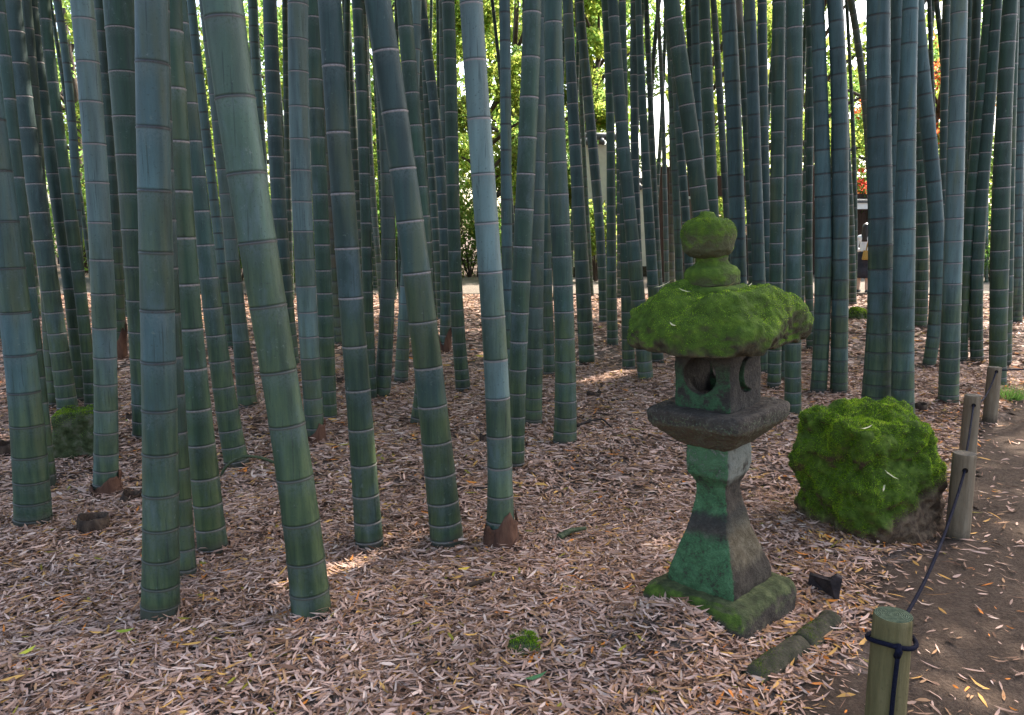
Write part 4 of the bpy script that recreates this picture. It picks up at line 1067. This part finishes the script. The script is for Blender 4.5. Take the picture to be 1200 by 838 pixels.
# dry leaf blades on the lantern roof and on the boulder: dropped onto the real surface
def surface_z(o, x, y):
    mw = o.matrix_world; inv = mw.inverted()
    hit, loc, nrm, _ = o.ray_cast(inv @ Vector((x, y, 3.0)), inv.to_3x3() @ Vector((0, 0, -1)))
    return (mw @ loc).z if hit else None
bpy.context.view_layer.update()
rock = [o for o in bpy.data.objects if o.name.startswith("stone") and o.parent and o.parent.name == "mossy_boulder"][0]
def drop(o, n, cx, cy, rad, label, group, Lr):
    k = 0
    while k < n:
        x, y = cx + rng.uniform(-rad, rad), cy + rng.uniform(-rad, rad * .3)
        z = surface_z(o, x, y)
        if z is None: continue
        yaw = rng.uniform(0, 6.28); e = .03
        z2 = surface_z(o, x + e * math.cos(yaw), y + e * math.sin(yaw)) or z
        single_leaf(0, 0, rng.uniform(*Lr), .0085, yaw, srgb(196, 184, 140) * rng.uniform(.7, 1.1), label, pos=(x, y, z + .014), group=group, tilt=float(np.clip((z2 - z) / e, -.45, .45)))
        k += 1
drop(roof, 9, LX - .06, LY - .02, .22, "pale dry leaf blade lying on the lantern's mossy roof", "dry leaves on the lantern roof", (.04, .10))
drop(rock, 6, 1.92, 4.0, .26, "pale dry leaf blade lying on the mossy boulder", "dry leaves on the boulder", (.06, .11))

# grass tuft beside the farthest post
g = ground(1181, 470)
n = 260
r_ = rng.uniform(0, .10, n); t_ = rng.uniform(0, 6.28, n)
P0 = np.stack([r_ * np.cos(t_), r_ * np.sin(t_), np.zeros(n)], 1)
D = np.stack([np.cos(t_) * .5 + rng.normal(0, .4, n), np.sin(t_) * .5 + rng.normal(0, .4, n), np.ones(n)], 1)
D /= np.linalg.norm(D, axis=1)[:, None]
S = np.cross(D, rng.normal(0, 1, (n, 3))); S /= np.linalg.norm(S, axis=1)[:, None]
Lh = rng.uniform(.08, .2, n)[:, None]
V = np.stack([P0 - S * .004, P0 + S * .004, P0 + D * Lh], 1).reshape(-1, 3)
o = obj("grass_tuft", mesh_np("grass_tuft", V, None, np.arange(n * 3).reshape(-1, 3), {"col": np.repeat(np.array([[.045, .085, .016]]) * rng.uniform(.6, 1.5, (n, 1)), 3, 0)}, smooth=False), M['leaf'], loc=(g[0], g[1], .0))
tag(o, "small green grass tuft right behind the farthest post", "grass tuft")

# ------------------------------------------------------------------ beyond the grove: wall, gate, pavilion
def wall(px0, px1, ytop, Y, label):
    x0, x1 = at_depth(px0, 300, Y)[0], at_depth(px1, 300, Y)[0]; zt = at_depth(px0, ytop, Y)[2]
    root = thing("plaster_wall", label, "wall", ((x0 + x1) / 2, Y, 0)); hw = (x1 - x0) / 2
    bm = bmesh.new(); add_box(bm, (-hw, -.15, 0), (hw, .15, zt), .01); bm_obj("wall_body", bm, M['plaster'], root)
    bm = bmesh.new(); add_box(bm, (-hw - .01, -.17, 0), (hw + .01, .17, .35), .02); bm_obj("stone_footing", bm, M['edging'], root)
    parts = []
    n = max(3, int(2 * hw / .22))
    for i in range(n):
        x = -hw + (i + .5) * 2 * hw / n
        parts.append(tube_arrays([(x, -.42, zt + .02), (x, -.2, zt + .12), (x, 0, zt + .22)], .075, 8))
        parts.append(tube_arrays([(x, .42, zt + .02), (x, .2, zt + .12), (x, 0, zt + .22)], .075, 8))
    parts.append(tube_arrays([(-hw - .12, 0, zt + .27), (0, 0, zt + .27), (hw + .12, 0, zt + .27)], .12, 12))
    V, Q, T = join_arrays(parts); obj("tile_coping", mesh_np("coping", V, Q, T), M['tile'], root)
    return root
wall(672, 716, 170, 27.0, "tall cream plaster wall with a tiled coping, seen between culms left of the lantern")
wall(742, 806, 222, 27.6, "lower cream plaster wall behind the gate planks, left of the lantern's finial")

Y = 24.0
xa, xb = at_depth(776, 300, Y)[0], at_depth(943, 300, Y)[0]
zt, zb = at_depth(800, 206, Y)[2], at_depth(800, 230, Y)[2]
gate = thing("wooden_gate", "dark timber gate with a heavy crossbeam seen through the culms behind the lantern", "gate", ((xa + xb) / 2, Y, 0)); hw = (xb - xa) / 2
for s in (-1, 1):
    bm = bmesh.new(); add_box(bm, (s * hw - .14, -.14, 0), (s * hw + .14, .14, zt + .25), .015); bm_obj("gate_post", bm, M['wood'], gate)
bm = bmesh.new(); add_box(bm, (-hw + .142, -.12, zb), (hw - .142, .12, zt), .015); bm_obj("crossbeam", bm, M['wood'], gate)
bm = bmesh.new()
for i in range(6):
    add_box(bm, (-hw + .16 + i * .165, -.04, .12), (-hw + .16 + i * .165 + .158, .04, zb - .08), .008)
door = bm_obj("plank_door", bm, M['plank'], gate)
bm = bmesh.new()
for z in (.5, 1.7): add_box(bm, (-hw + .15, -.085, z), (-hw + 1.16, -.042, z + .11), .006)
bm_obj("door_batten", bm, M['wood'], door)

Y = 26.0
x0, x1 = at_depth(985, 300, Y)[0], at_depth(1055, 300, Y)[0]
pav = thing("garden_pavilion", "dark garden pavilion with a white eave board behind the woman in white", "pavilion", ((x0 + x1) / 2, Y, 0)); hw = (x1 - x0) / 2
ze0, ze1 = at_depth(1000, 245, Y)[2], at_depth(1000, 238, Y)[2]
bm = bmesh.new(); add_box(bm, (-hw, -.03, ze0), (hw, .03, ze1)); bm_obj("eave_board", bm, M['white'], pav)
bm = bmesh.new()
vs_ = [bm.verts.new(p) for p in [(-hw - .1, -.1, ze1 + .004), (hw + .1, -.1, ze1 + .004), (hw + .1, 3.2, ze1 + .18), (-hw - .1, 3.2, ze1 + .18), (-hw - .1, -.1, ze1 + .09), (hw + .1, -.1, ze1 + .09), (hw + .1, 3.2, ze1 + .27), (-hw - .1, 3.2, ze1 + .27)]]
for f in ((0, 1, 2, 3), (4, 5, 6, 7), (0, 1, 5, 4), (1, 2, 6, 5), (2, 3, 7, 6), (3, 0, 4, 7)): bm.faces.new([vs_[i] for i in f])
bm_obj("roof", bm, M['tile'], pav)
bm = bmesh.new(); add_box(bm, (-hw + .05, 2.6, 0), (hw - .05, 2.75, ze1 + .4)); bm_obj("back_wall", bm, M['wood'], pav)
for s in (-1, -.1, 1):
    bm = bmesh.new(); add_box(bm, (s * (hw - .1) - .06, .06, 0), (s * (hw - .1) + .06, .18, ze1), .01); bm_obj("pavilion_post", bm, M['wood'], pav)

# ------------------------------------------------------------------ trees and bushes beyond the grove
def leaf_cloud(blobs, n, size, col, r):
    """blobs: (x, y, z, rx, ry, rz); leaves sit near the shell of each blob, with gaps."""
    wts = np.array([b[3] * b[5] for b in blobs]); k = r.choice(len(blobs), n, p=wts / wts.sum())
    B = np.array(blobs)[k]
    d = r.normal(0, 1, (n, 3)); d /= np.linalg.norm(d, axis=1)[:, None]
    rad = r.uniform(0.25, 1.0, n) ** 0.45
    P = B[:, :3] + d * B[:, 3:] * rad[:, None]
    g = np.array([mnoise.noise(Vector(p) * (0.9 / size * .28)) for p in P])
    keep = g > -0.18
    P, k = P[keep], k[keep]; n = len(P)
    tone = r.uniform(.65, 1.35, len(blobs))[k] * r.uniform(.75, 1.25, n)
    C = np.asarray(col)[None] * tone[:, None]
    C[:, 0] *= r.uniform(.8, 1.35, n)
    V, Q, T, c = leaf_arrays(P[:, 0], P[:, 1], P[:, 2], r.uniform(0, 6.28, n), size * r.uniform(.6, 1.4, n), size * .5 * r.uniform(.6, 1.3, n),
                             r.normal(-.3, .6, n), r.normal(0, .9, n), r.normal(0, .12, n), C)
    return mesh_np("foliage", V, Q, T, {"col": c}, smooth=False)

def tree(x, y, h, w, col, label, n=18000, size=.15, low=.25, seed=0, name="broadleaf_tree", cat="tree"):
    r = np.random.default_rng(seed)
    root = thing(name, label, cat, (x, y, 0), "trees beyond the grove")
    parts = []; tops = []
    tr = np.array([[0, 0, -.2], [r.normal(0, .1), 0, h * .2], [r.normal(0, .2), r.normal(0, .2), h * .5], [r.normal(0, .3), r.normal(0, .3), h * .85]])
    parts.append(tube_arrays(tr, [h * .022, h * .018, h * .012, h * .004], 10))
    blobs = []
    for i in range(16):
        t = r.uniform(low, .95); ang = r.uniform(0, 6.28)
        rr = w * .5 * math.sin(math.pi * (0.18 + .75 * (t - low) / (1 - low))) * r.uniform(.45, 1.0)
        p0 = np.array([np.interp(t * .8, [0, .2, .5, .85], tr[:, k]) for k in range(3)])
        p1 = np.array([rr * math.cos(ang), rr * math.sin(ang), h * t])
        parts.append(tube_arrays([p0, (p0 + p1) / 2 + [0, 0, .15], p1], [h * .007, h * .005, h * .002], 7))
        s = w * r.uniform(.13, .22); blobs.append((*p1, s, s, s * .7))
    V, Q, T = join_arrays(parts); obj("trunk", mesh_np("tree_trunk", V, Q, T), M['bark'], root)
    obj("crown", leaf_cloud(blobs, n, size, col, r), M['leaf'], root)
    return root

YG, LG, DG, OR = (.098, .135, .024), (.075, .122, .028), (.045, .080, .020), (.20, .055, .015)
TR = [(-16, 30, 11, 8, LG, "loose green tree at the far left behind the grove"), (-11.5, 27, 9, 7, YG, "yellow-green tree behind the culms at the left"),
      (-7.5, 31, 12, 8, LG, "tall green tree behind the thickest leaning culm"), (-4.2, 28.5, 10, 6.5, YG, "sunlit tree behind the leaning pink-ringed culm"),
      (-1.0, 27.5, 10.5, 5.5, YG, "bright yellow-green tree filling the gap left of the pale blue sheathed culm"), (1.6, 32, 12, 6, LG, "tall leafy tree right of the pale blue sheathed culm"),
      (3.2, 31, 11, 4.2, YG, "bright tree above the cream wall"), (8.6, 36, 12, 7, YG, "yellow tree behind the crossbeam gate"),
      (11.2, 31, 12, 6, YG, "yellow-green tree above the pavilion"), (19, 30, 11, 8, LG, "green tree at the far right behind the grove")]
TR += [(-21, 38, 15, 9, LG, "big green tree of the back row at the far left"), (-13, 40, 15, 9, YG, "yellow-green back-row tree behind the stout front culm"),
       (-6, 41, 16, 9, LG, "green back-row tree behind the pale lilac culm"), (0.2, 42, 16, 8, YG, "yellow-green back-row tree behind the bright gap"),
       (4.6, 44, 16, 7, LG, "green back-row tree behind the cream wall"), (12.5, 42, 16, 9, YG, "yellow-green back-row tree behind the matching straight pair"),
       (19, 41, 16, 9, LG, "green back-row tree behind the boulder's culms"), (27, 40, 15, 9, LG, "green back-row tree at the far right")]
for i, (x, y, h, w, c, lab) in enumerate(TR):
    tree(x, y, h, w, c, lab, seed=20 + i, low=.12)
tree(16.2, 32, 9.5, 4.5, OR, "orange maple showing high up between culms at the right", n=4500, seed=41, low=.5, name="maple_tree", cat="maple")
r_f = np.random.default_rng(5)
fb = []
for i in range(150):
    x_ = r_f.uniform(-48, 55); y_ = r_f.uniform(50, 62)
    if abs(x_ / y_ - 0.183) < 0.012: continue                      # the bright opening in the far trees
    s_ = r_f.uniform(2.2, 4.2); fb.append((x_, y_, r_f.uniform(0, 20), s_, s_, s_ * .8))
fw = obj("far_woods", leaf_cloud(fb, 60000, .55, YG, r_f), M['leaf'])
tag(fw, "sunlit yellow-green woods far beyond the grove", "woods", kind="stuff")
def bush(x, y, w, h, col, label, n=4200, size=.11, seed=0, name="garden_bush", cat="bush", group="bushes beyond the grove"):
    r = np.random.default_rng(seed)
    root = thing(name, label, cat, (x, y, 0), group)
    blobs = []; parts = []
    for i in range(7):
        p = (r.uniform(-.35, .35) * w, r.uniform(-.25, .25) * w, h * r.uniform(.3, .75)); s = w * r.uniform(.2, .32)
        blobs.append((*p, s, s, h * r.uniform(.22, .34)))
        parts.append(tube_arrays([(0, 0, -.05), (p[0] * .4, p[1] * .4, p[2] * .5), p], [.03, .02, .008], 6))
    V, Q, T = join_arrays(parts); obj("stems", mesh_np("bush_stems", V, Q, T), M['bark'], root)
    obj("leaves", leaf_cloud(blobs, n, size, col, r), M['leaf'], root)
    return root
BS = [(-13.5, 22.2, 3, 2.4, LG, "green bush at the far left edge of the grove"), (-10.2, 21.5, 2.6, 2.0, LG, "bush glimpsed between the culms left of the stout front culm"),
      (-7.6, 22.4, 2.8, 2.4, DG, "dark bush behind the thickest leaning culm"), (-5.2, 21.2, 2.6, 2.3, LG, "bush behind the pale lilac culm"), (-3.1, 22.0, 2.6, 2.2, DG, "bush behind the leaning pink-ringed culm"),
      (-1.4, 26.8, 2.8, 3.4, LG, "leafy bush at the back of the bright gap"), (-9.0, 25.2, 3.4, 3.2, LG, "tall bush behind the culms right of the stout front culm"), (-12.0, 25.5, 3.4, 3.0, YG, "light bush behind the pale left-hand culm"), (-6.2, 25.5, 3.2, 3.0, YG, "light bush behind the dark streaked front culm"), (-3.8, 25.8, 3.2, 3.2, LG, "green bush behind the dark green culm left of the bright gap"), (0.6, 25.0, 3.0, 2.8, LG, "green bush behind the bowed close-ringed culm"), (2.55, 24.5, 2.0, 2.6, YG, "sunlit bush before the cream wall"), (6.6, 28.5, 2.6, 1.9, YG, "bright shrub seen through the gate opening"),
      (14.6, 24.5, 2.2, 1.5, LG, "low bush far back right of the whitish culm"), (13.0, 29.6, 3.0, 3.6, DG, "dark shrub just above the pavilion roof"), (17.2, 24, 2.6, 2.2, DG, "dark bush at the far right edge of the grove")]
for i, (x, y, w, h, c, lab) in enumerate(BS): bush(x, y, w, h, c, lab, seed=60 + i)
bush(12.4, 30.5, 3.4, 4.6, (.30, .050, .030), "tall red azalea above the pavilion roof", 3600, .16, 80, "azalea_bush", "azalea", "bushes beyond the grove")

# ------------------------------------------------------------------ the two visitors far off
def skin_mesh(name, verts, edges, radii, mat, parent, sub=2, root=0):
    me = bpy.data.meshes.new(name); me.from_pydata([tuple(v) for v in verts], edges, [])
    o = obj(name, me, mat, parent)
    o.modifiers.new("skin", 'SKIN')
    sv = me.skin_vertices[0].data
    for i, r in enumerate(radii):
        sv[i].radius = (r, r) if np.isscalar(r) else r
        sv[i].use_root = (i == root)
    s = o.modifiers.new("sub", 'SUBSURF'); s.levels = sub; s.render_levels = sub
    return realize(o)

def person(label, loc, rz, top, bottom, long_hair, coat):
    root = thing("person", label, "person", loc, rz=rz)
    # joints, metres; the figure faces -Y
    V = [(0, 0, .92), (0, .01, 1.08), (0, .015, 1.25), (0, .02, 1.36), (0, 0, 1.43), (0, -.01, 1.50)]
    R = [(.13, .10), (.115, .085), (.13, .09), (.10, .075), .048, .05]
    E = [(0, 1), (1, 2), (2, 3), (3, 4), (4, 5)]
    def add(p, r, par): V.append(p); R.append(r); E.append((par, len(V) - 1)); return len(V) - 1
    for s in (-1, 1):
        h = add((s * .085, 0, .84), .085, 0); k = add((s * .09, -.01, .47), .052, h); an = add((s * .095, .01, .09), .036, k)
        ft = add((s * .10, -.06, .045), .036, an); add((s * .105, -.14, .03), .028, ft)
        sh_ = add((s * .165, .015, 1.335), .05, 3); el = add((s * .21, .03, 1.07), .037, sh_)
        wr = add((s * .20, -.06, .87), .026, el) if s < 0 else add((s * .15, -.17, 1.02), .026, el)
        w = np.array(V[wr]); e = np.array(V[el]); d = (w - e) / np.linalg.norm(w - e)
        pm = add(tuple(w + d * .06), .028, wr)
        side = np.cross(d, [s, 0, 0]); side /= np.linalg.norm(side)
        for q, (o_, L) in enumerate(((-.024, .062), (-.008, .072), (.009, .068), (.024, .054))):
            b = np.array(V[pm]) + side * o_ + d * .025
            f1 = add(tuple(b), .009, pm); f2 = add(tuple(b + d * L * .5 + np.array([-s, 0, 0]) * .008), .008, f1); add(tuple(b + d * L + np.array([-s, 0, 0]) * .024), .006, f2)
        th = add(tuple(w + d * .03 - side * .03), .010, pm); add(tuple(w + d * .065 - side * .045), .008, th)
    body = skin_mesh("body", V, E, R, M['skin'], root)
    # head joined to the same body object
    bm = bmesh.new(); bm.from_mesh(body.data)
    hm = bmesh.new(); bmesh.ops.create_uvsphere(hm, u_segments=28, v_segments=20, radius=1.0)
    for v in hm.verts:
        x, y, z = v.co
        jaw = 1 - .22 * max(0, -z)
        v.co = Vector((x * .074 * jaw, y * .092 * (1 - .1 * max(0, -z)) - .012 - .018 * max(0, -z), z * .112 + 1.575))
        if y < -.75 and abs(x) < .22 and -.35 < z < .15: v.co.y -= .022 * (1 - abs(x) / .22)
        if y < -.5 and .0 < z < .22 and .2 < abs(x) < .55: v.co.y += .007
        if y < -.7 and -.62 < z < -.48 and abs(x) < .3: v.co.y -= .006
        if abs(x) > .93 and -.25 < z < .2: v.co.x *= 1.14
    tmp = bpy.data.meshes.new("head"); hm.to_mesh(tmp); hm.free(); bm.from_mesh(tmp); bm.to_mesh(body.data); bm.free()
    body.data.polygons.foreach_set("use_smooth", np.ones(len(body.data.polygons), dtype=bool))
    bm = bmesh.new()
    for s in (-1, 1):
        bmesh.ops.create_uvsphere(bm, u_segments=10, v_segments=8, radius=.011, matrix=Matrix.Translation((s * .03, -.086, 1.588)))
    bm_obj("eyes", bm, M['shoe'], root, True)
    # hair: a cap over the skull and, for the woman, a fall down the back
    n = 26; rows = []
    a = np.linspace(0, 2 * np.pi, n, endpoint=False)
    back = np.clip(.5 + .7 * np.sin(a), 0, 1)                       # 1 at the back (+y)
    endz = np.where(back > .25, 1.575 - (.33 if long_hair else .09) * back, 1.635)
    for t in np.linspace(0, 1, 10):
        z = 1.70 - (1.70 - endz) * t
        zz = np.clip((z - 1.575) / .118, -1, 1)
        rr = np.sqrt(np.clip(1 - np.maximum(zz, 0) ** 2, .004, 1))
        rows.append(np.stack([.084 * rr * np.cos(a), .100 * rr * np.sin(a) + .0 + .02 * t * back, z], 1))
    HV = np.concatenate(rows); i0 = np.arange(9)[:, None] * n; j = np.arange(n)[None]; j2 = (j + 1) % n
    HQ = np.stack([i0 + j, i0 + j2, i0 + n + j2, i0 + n + j], -1).reshape(-1, 4)
    ho = obj("hair", mesh_np("hair", HV, HQ), M['hair'], root); md = ho.modifiers.new("t", 'SOLIDIFY'); md.thickness = .012
    # top
    TV = [(0, 0, .98), (0, .01, 1.08), (0, .015, 1.25), (0, .02, 1.365)]; TRd = [(.155, .125), (.138, .108), (.150, .112), (.112, .09)]; TE = [(0, 1), (1, 2), (2, 3)]
    if coat: TV[0] = (0, 0, .62); TRd[0] = (.19, .16)
    for s in (-1, 1):
        TV.append((s * .168, .015, 1.34)); TRd.append(.068); TE.append((3, len(TV) - 1)); k = len(TV) - 1
        TV.append((s * .21, .03, 1.07)); TRd.append(.058); TE.append((k, k + 1))
        if s < 0: TV.append((s * .202, -.045, .90))
        else: TV.append((s * .157, -.145, 1.03))
        TRd.append(.047); TE.append((k + 1, k + 2))
    skin_mesh("coat" if coat else "blouse", TV, TE, TRd, top, root)
    # lower garment
    if coat:
        BV, BR, BE = [(0, 0, .90)], [(.14, .11)], []
        for s in (-1, 1):
            BV += [(s * .09, 0, .80), (s * .092, -.01, .47), (s * .096, .01, .11)]; BR += [.098, .072, .06]; q = len(BV)
            BE += [(0, q - 3), (q - 3, q - 2), (q - 2, q - 1)]
        skin_mesh("trousers", BV, BE, BR, bottom, root)
    else:
        n = 32; a = np.linspace(0, 2 * np.pi, n, endpoint=False); rows = []
        for z, rx, ry, fl in ((1.0, .135, .105, 0), (.92, .158, .128, 0), (.75, .18, .150, .004), (.55, .205, .17, .010), (.36, .225, .19, .016)):
            w_ = 1 + fl / .2 * np.sin(a * 9)
            rows.append(np.stack([rx * w_ * np.cos(a), ry * w_ * np.sin(a), np.full(n, z)], 1))
        SV = np.concatenate(rows); i0 = np.arange(4)[:, None] * n; j = np.arange(n)[None]; j2 = (j + 1) % n
        so = obj("skirt", mesh_np("skirt", SV, np.stack([i0 + j, i0 + j2, i0 + n + j2, i0 + n + j], -1).reshape(-1, 4)), bottom, root)
        so.modifiers.new("t", 'SOLIDIFY').thickness = .006
    for s in (-1, 1):
        bm = bmesh.new(); bmesh.ops.create_uvsphere(bm, u_segments=16, v_segments=10, radius=1.0)
        for v in bm.verts: v.co = Vector((v.co.x * .048 + s * .102, v.co.y * .125 - .055, max(v.co.z, -.6) * .05 + .031))
        bm_obj("shoe", bm, M['shoe'], root, True)
    return root
g = ground(1010, 344)
person("woman with long dark hair in white blouse and dark skirt, far off between culms", (g[0], g[1], .03), 2.5, M['shirt'], M['skirt'], True, False)
# mustard handbag hanging at her side
bagc = Vector((g[0] + .02, g[1] - .24, .03 + .96))
bag = thing("handbag", "mustard handbag hanging at the woman's side", "bag", tuple(bagc))
bm = bmesh.new(); add_box(bm, (-.17, -.055, -.15), (.17, .055, .08), .025)
for v in bm.verts:
    if v.co.z > 0: v.co.y *= .55; v.co.x *= .9
bm_obj("bag_body", bm, M['bag'], bag, True)
for s in (-1, 1):
    V, Q, T = tube_arrays([(s * .02 - .09, s * .03, .07), (s * .02 - .07, s * .025, .22), (-.02, .03, .36), (s * .02 + .06, s * .025, .22), (s * .02 + .09, s * .03, .07)], .008, 8)
    obj("bag_handle", mesh_np("bag_handle", V, Q, T), M['bag'], bag)
g2 = ground(873, 336)
person("person in a dark coat glimpsed through a slit between two culms right of the finial", (g2[0], g2[1], .03), -.4, M['coat'], M['skirt'], False, True)
